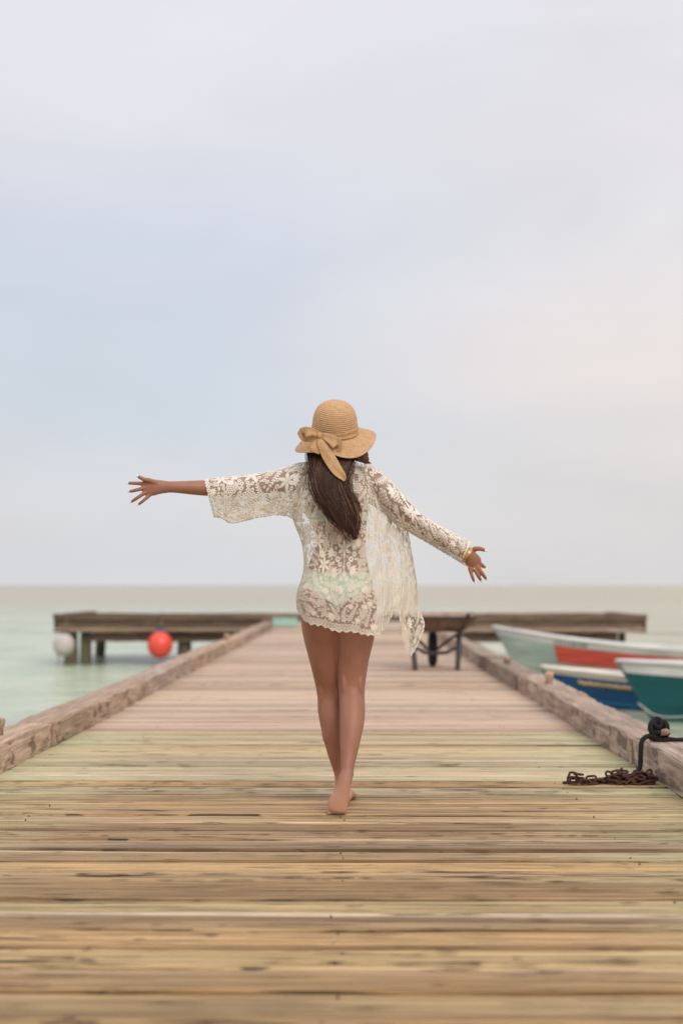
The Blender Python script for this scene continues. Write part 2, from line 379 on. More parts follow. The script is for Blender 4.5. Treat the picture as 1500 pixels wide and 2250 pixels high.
for side, cuts, wd in ((-1, [1.2, 4.9, 8.35, 12.1, 15.6, 19.3, 23.0, 26.8, T_Y], .215), (1, [1.2, 3.9, 7.55, 9.5, 12.85, 16.4, 20.0, 23.8, 27.5, T_Y], .235)):
    for i in range(len(cuts) - 1):
        me = timber(i * 11 + side + 40, cuts[i + 1] - cuts[i] - .012, wd + random.uniform(-.008, .008), .146 + random.uniform(-.006, .007), .55)
        me.polygons.foreach_set('use_smooth', [True] * len(me.polygons)); me.set_sharp_from_angle(angle=R(22))
        o = link_mesh('kerb_timber', me, None)
        x0 = XL - wd / 2 if side < 0 else XR + wd / 2
        o.location = (x0 + random.uniform(-.008, .008), cuts[i], .0035); o.rotation_euler = (0, 0, random.uniform(-.002, .002)); child(o, pier)
# edge stringers and piles below the boards
for x in (XL - .22, -.1, XR + .24):
    b = MB(); b.box((x, (T_Y + 1.2) / 2, -.17), (.10, T_Y - 1.2, .24), bev=.01); child(b.build('stringer', M['kerb'], None, False), pier)
def pile(x, y, top, r=.13, parent=pier, mat=None):
    b = MB(); pts = [(x + random.uniform(-.01, .01), y + random.uniform(-.01, .01), WATER_Z - 1.2 + (top - WATER_Z + 1.2) * k / 8) for k in range(9)]
    b.tube(pts, [r * (1.08 - .02 * k + random.uniform(-.03, .03)) for k in range(9)], 16)
    return child(b.build('pile', mat or M['pile'], None), parent)
for Y in np.arange(4.5, 30, 4.2):
    pile(XL - .12, Y, -.06); pile(XR + .12, Y, -.06)
# the crosswise head of the pier
def tpx(px): return at(px, 1350, T_Y).x
TX0, TX1 = tpx(118), tpx(1420); TD = 4.2
tl = variants['c']
tplank = plank_mesh(991, TX1 - TX0, PITCH - .006, M['plank_old'], .8)
for k in range(int(TD / PITCH)):
    o = link_mesh('plank', tplank, None); o.location = ((TX0 + TX1) / 2 + random.uniform(-.03, .03), Y_END + .02 + PITCH * (k + .5), 0); child(o, pier)
def hbeam(x0, x1, z0, z1, y, th, name='head_beam', mat='beam', jag=.012):
    n = 18; vs = []; fs = []
    for i in range(n + 1):
        x = x0 + (x1 - x0) * i / n; j = [random.uniform(-jag, jag) for _ in range(4)]
        vs += [(x, y - th / 2, z0 + j[0]), (x, y + th / 2, z0 + j[0]), (x, y + th / 2, z1 + j[1]), (x, y - th / 2, z1 + j[1])]
    for i in range(n):
        for j in range(4): fs.append((i * 4 + j, (i + 1) * 4 + j, (i + 1) * 4 + (j + 1) % 4, i * 4 + (j + 1) % 4))
    fs += [(0, 1, 2, 3), (n * 4 + 3, n * 4 + 2, n * 4 + 1, n * 4)]
    o = mesh(name, vs, fs, M[mat], None, False); bm = bmesh.new(); bm.from_mesh(o.data); bmesh.ops.recalc_face_normals(bm, faces=bm.faces); bm.to_mesh(o.data); bm.free()
    return child(o, pier)
yb = Y_END + .06
# near faces of both wings, kerbed, and the far kerb
hbeam(TX0, XL - .26, .19, .315, yb + .02, .24); hbeam(TX0 + .1, XL - .25, -.09, .185, yb + .05, .16)
hbeam(XR + .30, TX1, .17, .29, yb + .02, .24); hbeam(XR + .28, TX1 - .1, -.09, .165, yb + .05, .16)
hbeam(TX0 + .7, XL - .3, -.30, -.095, yb + .22, .14); hbeam(XR + .3, TX1 - .6, -.30, -.095, yb + .22, .14)
hbeam(TX0, TX1, .03, .245, Y_END + TD + .1, .22)
hbeam(TX0 - .02, TX0 + .2, -.1, .30, Y_END + TD / 2, TD - .3, jag=.005); hbeam(TX1 - .2, TX1 + .02, -.1, .28, Y_END + TD / 2, TD - .3, jag=.005)
for px, dy, r in ((150, .35, .15), (183, .3, .13), (400, .4, .16), (1348, .4, .13), (1402, 1.9, .09), (1160, .4, .13)):
    pile(tpx(px), yb + dy, -.05 if r > .1 else .1, r)
for px in (150, 480, 1000, 1390): pile(tpx(px), Y_END + TD - .2, -.05, .13)

# ------------------------------------------------------------------ floats hung from the pier head
M['buoy_grey'] = plain('grey_float', (.50, .44, .41), .5, noise=.12, nscale=6)
M['buoy_red'] = plain('red_float', (.80, .085, .05), .35, noise=.06, nscale=5)
M['blue_cap'] = plain('blue_float_eye', (.03, .06, .16), .4)
M['old_rope'] = plain('old_rope', (.20, .155, .11), .9, noise=.3, nscale=60)
def buoy(px, py, rpx, mat, cap, label):
    c = at(px, py, Y_END - .25); r = pm(rpx, c.y); t = tag(empty('mooring_float', (c.x, c.y, c.z - r)), label, 'buoy')
    b = MB(); b.ball(c, (r, r, r * 1.06), 28, 18); child(b.build('float_body', mat), t)
    b = MB(); b.tube([c + Vector((0, 0, r * .96)), c + Vector((0, 0, r * 1.12)), c + Vector((0, 0, r * 1.2))], [r * .34, r * .26, r * .14], 16)
    b.tube([c + Vector((r * .14 * math.cos(6.2832 * k / 14), 0, r * 1.28 + r * .14 * math.sin(6.2832 * k / 14))) for k in range(14)], r * .05, 8, closed=True); child(b.build('float_eye', cap), t)
    top = Vector((c.x + .02, Y_END - .08, .34)); b = MB(); pts = [c + Vector((0, 0, r * 1.35)), c + Vector((.01, .06, r * 1.6)), Vector((c.x + .02, Y_END - .10, .2)), top, Vector((c.x, Y_END + .06, .335))]
    b.tube([cr([tuple(p) for p in pts], i * 4 / 16) for i in range(17)], .014, 8); child(b.build('hanging_rope', M['old_rope']), t)
    return c, r, t
c, r, tg = buoy(141, 1417, 24, M['buoy_grey'], M['old_rope'], 'pale grey ball float hanging at the left end of the pier head')
for dx in (-.12, .0, .1):
    b = MB(); b.tube([c + Vector((dx + .03 * math.sin(k * 1.3 + dx * 9), .02 * k * .3, -r * .9 - .05 * k)) for k in range(7)], .012, 6); child(b.build('trailing_rope', M['old_rope']), tg)
buoy(352, 1417, 28, M['buoy_red'], M['blue_cap'], 'bright red ball float hanging from the left arm of the pier head')

# ------------------------------------------------------------------ turquoise crate at the far end
M['turq'] = plain('turquoise_plastic', (.34, .56, .48), .5, noise=.06)
p = at(626, 1382, T_Y + 1.0); cx, cy = p.x, T_Y + 1.0
t = tag(empty('plastic_crate', (cx, cy, 0)), 'low turquoise plastic crate standing on the far end of the pier', 'crate')
W_, D_, H_ = .50, .36, .20
for nm, c_, s_ in (('crate_floor', (0, 0, .025), (W_, D_, .02)),):
    b = MB(); b.box(Vector((cx, cy, 0)) + Vector(c_), s_, bev=.004); child(b.build(nm, M['turq'], None, False), t)
for sx, sy in ((0, -1), (0, 1), (-1, 0), (1, 0)):
    b = MB()
    for k in range(3):
        z = .055 + .062 * k; b.box((cx + sx * W_ / 2, cy + sy * D_ / 2, z), ((W_ if sy else .018), (D_ if sx else .018), .042), bev=.004)
    for e in (-1, 0, 1):
        b.box((cx + sx * (W_ / 2 + .004) + (e * W_ * .46 if sy else 0), cy + sy * (D_ / 2 + .004) + (e * D_ * .46 if sx else 0), .11), (.022, .022, .185), bev=.004)
    child(b.build('crate_side', M['turq'], None, False), t)

# ------------------------------------------------------------------ wheelbarrow
M['bsteel'] = plain('dark_steel', (.05, .038, .034), .55, noise=.3, nscale=20)
M['tray'] = plain('rusty_tray', (.17, .105, .075), .7, noise=.4, nscale=9)
M['rubber'] = plain('tyre_rubber', (.018, .017, .017), .8)
M['load'] = wood('load_boards', (.25, .16, .12), (.45, .33, .27), (.6, .48, .42), (.5, .3, .2), crack=.3)
wx, wy = at(955, 1470, 16.1).x, 16.1
wb = tag(empty('wheelbarrow', (wx, wy, 0)), 'dark steel wheelbarrow standing on the pier by the right kerb timber', 'wheelbarrow')
O = Vector((wx, wy, 0))
def wpart(b, nm, mt, sm=True, par=None):
    return child(b.build(nm, M[mt], None, sm), wb) if par is None else None
vs = []; fs = []
for (z, x0, y0, y1) in ((.42, .29, -.20, .34), (.47, .35, -.30, .44), (.585, .43, -.42, .60)):
    vs += [O + Vector((-x0, y0, z)), O + Vector((x0, y0, z)), O + Vector((x0 * .85, y1, z)), O + Vector((-x0 * .85, y1, z))]
for i in range(2):
    for k in range(4): fs.append((i * 4 + k, i * 4 + (k + 1) % 4, i * 4 + 4 + (k + 1) % 4, i * 4 + 4 + k))
fs.append((3, 2, 1, 0)); o = child(mesh('tray', vs, fs, M['tray'], None, False), wb)
md = o.modifiers.new('t', 'SOLIDIFY'); md.thickness = .006; md = o.modifiers.new('b', 'BEVEL'); md.width = .012; md.segments = 2
b = MB(); b.tube([vs[8 + k] for k in range(4)], .012, 8, closed=True); wpart(b, 'tray_rim', 'bsteel')
for e in (-1, 1):
    b = MB(); b.tube([O + Vector((e * .30, -.95, .62)), O + Vector((e * .29, -.55, .52)), O + Vector((e * .25, -.25, .39)), O + Vector((e * .22, .1, .36)), O + Vector((e * .08, .48, .22))], .017, 10); wpart(b, 'handle', 'bsteel')
    b = MB(); b.tube([O + Vector((e * .30, -.98, .625)), O + Vector((e * .30, -.82, .585))], .022, 12); wpart(b, 'grip', 'rubber')
    b = MB(); b.tube([O + Vector((e * .26, -.16, .40)), O + Vector((e * .255, -.22, .25)), O + Vector((e * .235, -.26, .03)), O + Vector((e * .235, -.26, .002))], [.032, .031, .030, .031], 10)
    b.box(O + Vector((e * .235, -.26, .010)), (.05, .09, .016), bev=.003); wpart(b, 'leg', 'bsteel')
b = MB(); b.tube([O + Vector((-.25, -.22, .26)), O + Vector((-.12, -.16, .19)), O + Vector((0, -.12, .18)), O + Vector((.12, -.16, .19)), O + Vector((.25, -.22, .26))], .020, 8); wpart(b, 'leg_brace', 'bsteel')
wc_ = O + Vector((0, .46, .206))
wh = child(empty('wheel', tuple(wc_)), wb)
b = MB(); b.tube([wc_ + Vector((0, .155 * math.cos(6.2832 * k / 32), .155 * math.sin(6.2832 * k / 32))) for k in range(32)], .050, 12, closed=True); o = b.build('tyre', M['rubber']); o.parent = wh; o.location = -wc_
b = MB(); b.tube([wc_ + Vector((-.03, 0, 0)), wc_ + Vector((.03, 0, 0))], .115, 24); b.tube([wc_ + Vector((-.10, 0, 0)), wc_ + Vector((.10, 0, 0))], .014, 10); o = b.build('rim', M['tray'], None, False); o.parent = wh; o.location = -wc_
ld = tag(empty('board_pile', tuple(O + Vector((0, 0, .47)))), 'short weathered boards lying across the wheelbarrow tray', 'boards')
for k in range(5):
    b = MB(); b.box(O + Vector((-.03 + .02 * k, -.26 + .15 * k, .604 + .012 * (k % 2))), (.86 - .05 * (k % 3), .12, .035), Matrix.Rotation(R(-4 + 2 * k), 3, 'Z'), .004); child(b.build('board', M['load'], None, False), ld)

# ------------------------------------------------------------------ boats
def boat(name, bow, heading, Lb, beam, sb, sm_, rake, hull, band, gun, bandh, label, inner, extra=None):
    """bow: (x, y) of the stem top; heading: direction bow->stern; heights above the water"""
    t = tag(empty(name, (bow[0], bow[1], WATER_Z)), label, 'boat', 'boats moored beside the pier')
    t.rotation_euler = (0, 0, heading)
    nt_, nh = 40, 10
    def b_(f): return beam / 2 * math.sin(math.pi / 2 * min(1, f / .62)) ** .85 * (1 - .12 * max(0, f - .62) / .38)
    def s_(f): return sm_ + (sb - sm_) * (1 - f) ** 2.6 + .04 * f ** 3
    def pt(f, h, e, out=0.0):
        k = -.28 + .22 * (1 - f) ** 6; z = k + (s_(f) - k) * h
        return Vector((f * Lb + rake * (1 - h) * (1 - f) ** 5 + .0, e * (b_(f) * h ** .5 + out), z))
    vs = []; fs = []; w_ = 2 * nh + 1
    for i in range(nt_ + 1):
        f = (i / nt_) ** 1.25
        for j in range(-nh, nh + 1): vs.append(pt(f, abs(j) / nh, 1 if j >= 0 else -1))
    for i in range(nt_):
        for j in range(w_ - 1): fs.append((i * w_ + j, i * w_ + j + 1, (i + 1) * w_ + j + 1, (i + 1) * w_ + j))
    fs.append(tuple(nt_ * w_ + j for j in range(w_)))
    o = mesh('hull', vs, fs, hull, t); md = o.modifiers.new('t', 'SOLIDIFY'); md.thickness = .035; md.offset = -1
    o.data.set_sharp_from_angle(angle=R(40))
    def strip(nm, h0, h1, f0, f1, mat, off):
        """proud strip on both flanks"""
        for e in (-1, 1):
            vs = []; fs = []; n = 30
            for i in range(n + 1):
                f = f0 + (f1 - f0) * (i / n) ** 1.2
                for h in (h0, (h0 + h1) / 2, h1): vs.append(pt(f, h, e, off))
                for h in (h1, (h0 + h1) / 2, h0): vs.append(pt(f, h, e, off - .02))
            for i in range(n):
                for j in range(6): fs.append((i * 6 + j, i * 6 + (j + 1) % 6, (i + 1) * 6 + (j + 1) % 6, (i + 1) * 6 + j))
            fs += [tuple(range(6))[::-1], tuple(n * 6 + j for j in range(6))]
            mesh(nm, vs, fs, mat, t, False)
    strip('sheer_band', 1 - bandh, .985, .0, 1, band, .007)
    for e in (-1, 1):
        b = MB(); b.tube([pt((i / 40) ** 1.2, 1.0, e, .0) + Vector((0, 0, .01)) for i in range(41)], .032, 8); b.build('gunwale', gun, t)
    if extra: extra(t, strip, pt)
    b = MB(); vs = []; fs = []
    for i in range(21):
        f = .10 + .88 * i / 20; q = pt(f, .34, 1); vs += [(q.x, -q.y * .93, q.z), (q.x, q.y * .93, q.z)]
    mesh('floor', vs, [(i * 2, i * 2 + 1, i * 2 + 3, i * 2 + 2) for i in range(20)], inner, t, False)
    for f in (.30, .52, .74, .92):
        q = pt(f, .78, 1); b = MB(); b.box((q.x, 0, q.z), (.24, q.y * 1.86, .035), bev=.006); b.build('thwart', gun, t, False)
    b = MB(); q0, q1 = pt(.0, 1, 1), pt(.16, 1, 1); vs = []
    fs = []
    for i in range(9):
        f = .015 + .145 * i / 8; q = pt(f, .96, 1); vs += [(q.x, -q.y * .97, q.z), (q.x, 0, q.z + .02), (q.x, q.y * .97, q.z)]
    mesh('foredeck', vs, [(i * 3 + j, i * 3 + j + 1, i * 3 + j + 4, i * 3 + j + 3) for i in range(8) for j in range(2)], band, t, False)
    return t, pt
def paint(n, c, rough=.45): return plain(n, c, rough, noise=.22, nscale=3.5, bump=.15, bscale=14, stretch=(.4, 1, 2.5))
P_white = paint('white_boat_paint', (.60, .58, .56)); P_sage = paint('sage_boat_paint', (.33, .40, .36)); P_red = paint('red_boat_paint', (.55, .07, .05))
P_blue = paint('blue_boat_paint', (.003, .062, .18)); P_teal = paint('teal_boat_paint', (.003, .085, .10)); P_tan = paint('cream_gunwale_paint', (.72, .62, .55)); P_gold = paint('gold_lettering', (.42, .30, .15)); P_in = paint('grey_boat_inside', (.45, .45, .42))
P_dark = paint('dark_lettering', (.06, .07, .08))
def ex1(t, strip, pt):
    strip('red_panel', .52, .85, .155, .97, P_red, .014)
    for e in (-1,):                                   # blurred small dark marks on the white band
        for k in range(9):
            f = .16 + .010 * k; q = pt(f, .93, e, .012); b = MB(); b.box(q, (.022 + .01 * (k % 3), .01, .05 + .02 * (k % 2))); b.build('painted_mark', P_dark, t, False)
def ex2(t, strip, pt):
    b = MB(); n = 60                                   # gold name on the bow, too soft to read
    b.tube([pt(.085 + .17 * k / n, .78 + .014 * math.sin(k * 1.9) + .010 * math.sin(k * .8), -1, .0) for k in range(n + 1)], [.020 + .016 * abs(math.sin(k * .75)) for k in range(n + 1)], 6); b.build('painted_lettering', P_gold, t)
    strip('lower_stripe', .40, .46, .05, .9, paint('mid_blue_stripe', (.015, .14, .30)), .008)
p1 = at(1082, 1378, 27.0)
boat('fishing_boat', (p1.x, 27.0), R(-4), 7.0, 1.6, p1.z - WATER_Z, .44, .55, P_sage, P_white, P_white, .13, 'sage green fishing boat with white rim and red side panel, farthest of three', P_in, ex1)
p2 = at(1186, 1466, 20.3)
boat('fishing_boat', (p2.x, 20.3), R(-7), 5.6, 1.3, p2.z - WATER_Z, .34, .35, P_blue, P_tan, P_tan, .10, 'deep blue fishing boat with cream rim and gold lettering on its bow', P_in, ex2)
p3 = at(1352, 1454, 18.4)
boat('fishing_boat', (p3.x, 18.4), R(-3), 6.0, 1.4, p3.z - WATER_Z, .66, .48, P_teal, P_white, P_white, .165, 'dark teal fishing boat with broad white rim, nearest to the camera', P_in)
def rope_thing(name, pts, r, mat, label, n=40, cat='rope'):
    b = MB(); P = [tuple(p) for p in pts]; b.tube([cr(P, i * (len(P) - 1) / n) for i in range(n + 1)], r, 8)
    o = b.build(name, mat); return tag(o, label, cat)
M['pale_rope'] = plain('pale_mooring_rope', (.52, .48, .44), .9, noise=.2, nscale=60)
rope_thing('mooring_rope', [at(1330, 1384, 30.5), at(1400, 1391, 29.5), at(1500, 1392, 28.5), at(1560, 1402, 27.6)], .012, M['pale_rope'], 'thin pale mooring rope stretched from pier head over the farthest boat')
rope_thing('mooring_rope', [at(1400, 1545, 18.2), at(1440, 1572, 17.4), at(1500, 1575, 16.6), at(1580, 1562, 15.9)], .010, M['pale_rope'], 'slack pale mooring rope running low past the teal hull to the right')

# ------------------------------------------------------------------ pegs on the kerbs, the knot, the chain
M['peg'] = wood('peg_wood', (.25, .15, .11), (.45, .30, .22), (.62, .46, .36), (.5, .3, .2), crack=.5)
M['blackrope'] = plain('black_rope', (.014, .012, .011), .7, .2, noise=.3, nscale=90, bump=.5, bscale=300)
KZ = .15
def peg(px, py, X, r, h, label):
    d = at(px, py, 10) ; Yp = 10 * X / d.x
    b = MB(); b.tube([(X, Yp, KZ - .03), (X, Yp, KZ + h * .45), (X, Yp, KZ + h * .55), (X + .004, Yp, KZ + h * .92), (X + .004, Yp, KZ + h)], [r * .8, r * .78, r, r * .97, r * .7], 14)
    return tag(b.build('mooring_peg', M['peg']), label, 'peg'), Yp
peg(1205, 1490, XR + .10, .034, .10, 'small round wooden mooring peg on the right kerb timber beside the blue boat')
peg(1113, 1425, XR + .10, .04, .07, 'low dark peg standing in for a clump on the right kerb timber beside the sage boat bow')  # peg put in place of an indistinct clump on the kerb
peg(498, 1392, XL - .08, .04, .09, 'small peg standing in for a tuft on the left kerb timber far down the pier')  # stand-in peg where a small tuft sits on the kerb
peg(-2, 1608, XL - .12, .03, .09, 'mooring peg on the left kerb timber at the left edge of the picture')
# knot round a short peg
KX = XR + .075; kd = at(1445, 1625, 10); KY = 10 * KX / kd.x
KC = Vector((KX, KY, KZ + .062))
kn = tag(empty('rope_knot', (KX, KY, KZ)), 'fat black rope knot tied round a wooden peg on the right kerb timber', 'knot')
b = MB(); b.tube([(KX - .01, KY, KZ - .02), (KX, KY - .005, KZ + .05), (KX + .03, KY - .055, KZ + .063), (KX + .036, KY - .068, KZ + .065)], [.022, .02, .0165, .010], 14); child(b.build('peg', M['peg']), kn)
RR = .0125
def ropep(pts, nm, n=60, r=RR):
    b = MB(); P = [tuple(p) for p in pts]; b.tube([cr(P, i * (len(P) - 1) / n) for i in range(n + 1)], r, 12); return child(b.build(nm, M['blackrope']), kn)
def loopp(R1, R2, tilt, yaw, c, nm='rope_turn', r=RR):
    Mx = Matrix.Rotation(yaw, 3, 'Z') @ Matrix.Rotation(tilt, 3, 'X'); b = MB()
    b.tube([KC + Vector(c) + Mx @ Vector((R1 * math.cos(6.2832 * k / 36), R2 * math.sin(6.2832 * k / 36), .004 * math.sin(6.2832 * k / 18))) for k in range(36)], r, 12, closed=True)
    return child(b.build(nm, M['blackrope']), kn)
loopp(.040, .034, R(8), 0, (.004, 0, -.036)); loopp(.043, .036, R(-14), .4, (.006, 0, -.014)); loopp(.038, .034, R(24), -.5, (-.002, 0, .010), r=.0135)
loopp(.033, .040, R(74), .35, (-.012, -.010, .010)); loopp(.036, .036, R(66), -.75, (.012, -.004, .012), r=.0135); loopp(.026, .034, R(84), 1.05, (-.028, -.012, .008)); loopp(.02, .026, R(50), .1, (-.006, -.01, .040))
# tail down the inner face to the chain, and the standing part to the right
CH = at(1400, 1695, 6.85)
ropep([KC + Vector((-.02, -.03, -.030)), KC + Vector((-.060, -.045, -.022)), KC + Vector((-.093, -.06, -.045)), Vector((XR - .030, KY - .08, .105)), Vector((XR - .037, KY - .10, .05)), Vector((XR - .06, KY - .14, .024)), Vector((XR - .09, KY - .24, .035))], 'rope_tail')
ropep([KC + Vector((.03, .0, -.040)), KC + Vector((.085, -.01, -.045)), KC + Vector((.16, -.02, -.055)), KC + Vector((.30, -.03, -.16)), KC + Vector((.9, -.05, -.42))], 'rope_tail')
# rusty chain heaped against the kerb
M['rust'] = plain('rusty_iron', (.065, .027, .018), .85, .3, noise=.55, nscale=45, bump=.8, bscale=160)
lm = MB(); a_, bb = .0115, .0125
pts = [(bb * math.cos(t_) + (a_ if math.cos(t_) > 0 else -a_), .0115 * math.sin(t_), 0) for t_ in [6.2832 * k / 16 for k in range(16)]]
lm.tube(pts, .0056, 7, closed=True)
lo = lm.build('chain_link', M['rust']); lme = lo.data; bpy.data.objects.remove(lo)
chn = tag(empty('rusty_chain', (1.22, 6.8, 0)), 'heap of rusty brown chain lying on the boards under the black knot', 'chain')
cr_ = random.Random(9); path = []
P = [(.995, 6.80), (1.03, 6.84), (1.02, 6.78), (1.10, 6.80), (1.17, 6.83), (1.23, 6.77), (1.28, 6.86), (1.36, 6.82), (1.41, 6.88), (1.40, 6.78), (1.33, 6.75), (1.27, 6.80), (1.21, 6.86), (1.30, 6.88), (1.39, 6.84), (1.42, 6.76), (1.35, 6.80), (1.26, 6.75), (1.20, 6.80), (1.28, 6.83), (1.37, 6.77), (1.41, 6.82), (1.33, 6.87), (1.24, 6.82), (1.31, 6.78), (1.40, 6.86), (1.42, 6.80), (1.36, 6.84), (1.29, 6.80), (1.12, 6.84), (1.06, 6.80), (1.00, 6.83), (1.07, 6.77), (1.16, 6.79), (1.25, 6.84), (1.38, 6.80), (1.415, 6.86)]
tot = 0; k = 0; step = .033; m_ = (len(P) - 1) * 60; last = None; heapz = {}
Q = [cr(P, i * (len(P) - 1) / m_) for i in range(m_ + 1)]
for i, q in enumerate(Q):
    if last is None or math.hypot(q[0] - last[0], q[1] - last[1]) >= step:
        if last is not None:
            cx_, cy_ = (q[0] + last[0]) / 2, (q[1] + last[1]) / 2; key = (round(cx_ / .035), round(cy_ / .035)); z = heapz.get(key, 0); heapz[key] = min(z + 1, 4)
            o = link_mesh('chain_link', lme, None); o.location = (cx_, cy_, .010 + .0105 * z + (.004 if k % 2 else 0))
            o.rotation_euler = (R(52 if k % 2 else 8) + cr_.gauss(0, .3), cr_.gauss(0, .16), math.atan2(q[1] - last[1], q[0] - last[0]) + cr_.gauss(0, .15))
            child(o, chn); k += 1
        last = q

# ------------------------------------------------------------------ the walker
person = tag(empty('person', (0, 6.05, 0)), 'barefoot woman in straw hat and white lace cover-up walking away, arms spread wide', 'person')
def skin_mat():
    m = new_mat('tanned_skin'); t = m.node_tree; L = t.links.new
    b = N(t, 'ShaderNodeBsdfPrincipled', i_Roughness=.5); b.inputs['Specular IOR Level'].default_value = .45
    c = N(t, 'ShaderNodeTexCoord'); n = N(t, 'ShaderNodeTexNoise', i_Scale=9.0, i_Detail=4.0); L(c.outputs['Object'], n.inputs['Vector'])
    r = ramp(t, [(.3, (.29, .122, .074)), (.7, (.35, .158, .10))]); L(n.outputs['Fac'], r.inputs[0])
    # paler soles and heels: the underside of the feet
    sp = N(t, 'ShaderNodeSeparateXYZ'); L(c.outputs['Object'], sp.inputs[0])
    sm = N(t, 'ShaderNodeMapRange', interpolation_type='SMOOTHSTEP', i_From_Min=.17, i_From_Max=.09); L(sp.outputs[2], sm.inputs['Value'])
    col = mixc(t, r.outputs[0], (.50, .27, .18), math_(t, 'MULTIPLY', sm.outputs[0], .8)); L(col, b.inputs['Base Color'])
    n2 = N(t, 'ShaderNodeTexNoise', i_Scale=140.0, i_Detail=3.0); L(c.outputs['Object'], n2.inputs['Vector'])
    bu = N(t, 'ShaderNodeBump', i_Strength=.10, i_Distance=.003); L(n2.outputs['Fac'], bu.inputs['Height']); L(bu.outputs[0], b.inputs['Normal'])
    b.inputs['Subsurface Weight'].default_value = .12; b.inputs['Subsurface Radius'].default_value = (1, .35, .2); b.inputs['Subsurface Scale'].default_value = .006
    return finish(m, b.outputs[0])
M['skin'] = skin_mat()
body = MB()
def loft(secs, ref=(0, 1, 0), n=22, sub=4, px=True, cap=True, mb=body, sq=2.0):
    """secs: (px, py, Y, half width in px, half depth in m); depth axis follows ref"""
    rows = []
    for s in secs:
        p = at(s[0], s[1], s[2]); rows.append((p.x, p.y, p.z, pm(s[3], s[2]), s[4]))
    m = (len(rows) - 1) * sub
    P = [cr(rows, i * (len(rows) - 1) / m) for i in range(m + 1)]
    ref = Vector(ref); rings = []
    cs = [Vector(p[:3]) for p in P]
    def frame(i):
        t = (cs[min(i + 1, m)] - cs[max(i - 1, 0)]).normalized()
        d = (ref - t * ref.dot(t)).normalized(); return t, d, t.cross(d)
    def ring(c, d, s_, hw, hd):
        out = []
        for k in range(n):
            a = 2 * math.pi * k / n; ca, sa = math.cos(a), math.sin(a)
            e = 2 / sq
            out.append(c + s_ * hw * math.copysign(abs(ca) ** e, ca) + d * hd * math.copysign(abs(sa) ** e, sa))
        return out
    vs = []
    for i in range(m + 1):
        t, d, s_ = frame(i); hw, hd = max(P[i][3], .002), max(P[i][4], .002)
        if i == 0 and cap:
            for q in (1.0, .66, .33):
                rings.append(ring(cs[0] - t * min(hw, hd) * math.sin(q * math.pi / 2), d, s_, max(hw * math.cos(q * math.pi / 2), .0006), max(hd * math.cos(q * math.pi / 2), .0006)))
        rings.append(ring(cs[i], d, s_, hw, hd))
        if i == m and cap:
            for q in (.33, .66, 1.0):
                rings.append(ring(cs[m] + t * min(hw, hd) * math.sin(q * math.pi / 2), d, s_, max(hw * math.cos(q * math.pi / 2), .0006), max(hd * math.cos(q * math.pi / 2), .0006)))
    for r in rings: vs += r
    fs = []
    for i in range(len(rings) - 1):
        for k in range(n): fs.append((i * n + k, i * n + (k + 1) % n, (i + 1) * n + (k + 1) % n, (i + 1) * n + k))
    fs.append(tuple(range(n))[::-1]); fs.append(tuple((len(rings) - 1) * n + k for k in range(n)))
    mb.add(vs, fs)
# trunk and neck
loft([(740, 1345, 6.06, 58, .085), (741, 1322, 6.06, 74, .105), (742, 1295, 6.055, 76, .108), (743, 1260, 6.055, 70, .10), (746, 1222, 6.06, 60, .086),
      (748, 1190, 6.065, 55, .083), (746, 1150, 6.06, 60, .092), (741, 1105, 6.05, 68, .098), (738, 1072, 6.045, 75, .092), (738, 1050, 6.045, 71, .066),
      (738, 1030, 6.045, 52, .055), (738, 1014, 6.04, 31, .052), (738, 995, 6.04, 27, .052), (738, 970, 6.045, 27, .055)], sq=2.25)
for px in (699, 781): body.ball(at(px, 1322, 6.012), (.080, .088, .085))
for px in (700, 778): body.ball(at(px, 1115, 6.13), (.062, .065, .062))
for px in (695, 783): loft([(px, 1060, 5.985, 20, .022), (px + (738 - px) * .1, 1095, 5.97, 24, .022), (px + (738 - px) * .3, 1140, 5.985, 16, .016)])     # shoulder blades
# legs
loft([(783, 1318, 6.055, 44, .095), (781, 1360, 6.065, 45, .093), (778.5, 1400, 6.075, 43.2, .088), (775, 1450, 6.085, 35, .075), (772.5, 1500, 6.09, 30, .062),
      (772.5, 1530, 6.075, 28.2, .056), (773.8, 1560, 6.045, 28.0, .056), (772.5, 1590, 6.02, 26.8, .055), (769.5, 1620, 5.995, 23.4, .048), (766.8, 1650, 5.975, 19.4, .040), (763.5, 1680, 5.955, 15.2, .034), (761.5, 1703, 5.945, 14, .036)])
loft([(701, 1318, 6.055, 42, .092), (705.5, 1360, 6.075, 45, .092), (710, 1400, 6.10, 43.0, .087), (716, 1450, 6.13, 36, .075), (723, 1500, 6.165, 31, .063),
      (726, 1530, 6.175, 29, .058), (727, 1560, 6.17, 28.8, .057), (732, 1600, 6.165, 26.5, .055), (738.5, 1650, 6.18, 20.5, .043), (747, 1695, 6.20, 14.2, .034), (750, 1722, 6.205, 13.6, .036), (754, 1742, 6.21, 14.5, .036)])
for px, py, Yc, rx in ((763, 1588, 6.019, .022), (784, 1582, 6.019, .022), (717, 1596, 6.150, .022), (738, 1590, 6.150, .022)): body.ball(at(px, py, Yc), (rx, .027, .080))
for px0, px1, y0, Yc in ((758, 754, 1450, 6.040), (788, 792, 1450, 6.040), (708, 705, 1455, 6.124), (738, 743, 1455, 6.124)): loft([(px0, y0, Yc + .030, 6, .010), (.5 * (px0 + px1), y0 + 50, Yc, 5.5, .011), (px1, y0 + 105, Yc + .022, 5, .010)], n=12)
loft([(765, 1655, 5.944, 5, .008), (762.5, 1682, 5.927, 4.6, .009), (760.5, 1702, 5.919, 5.5, .010)], n=10)
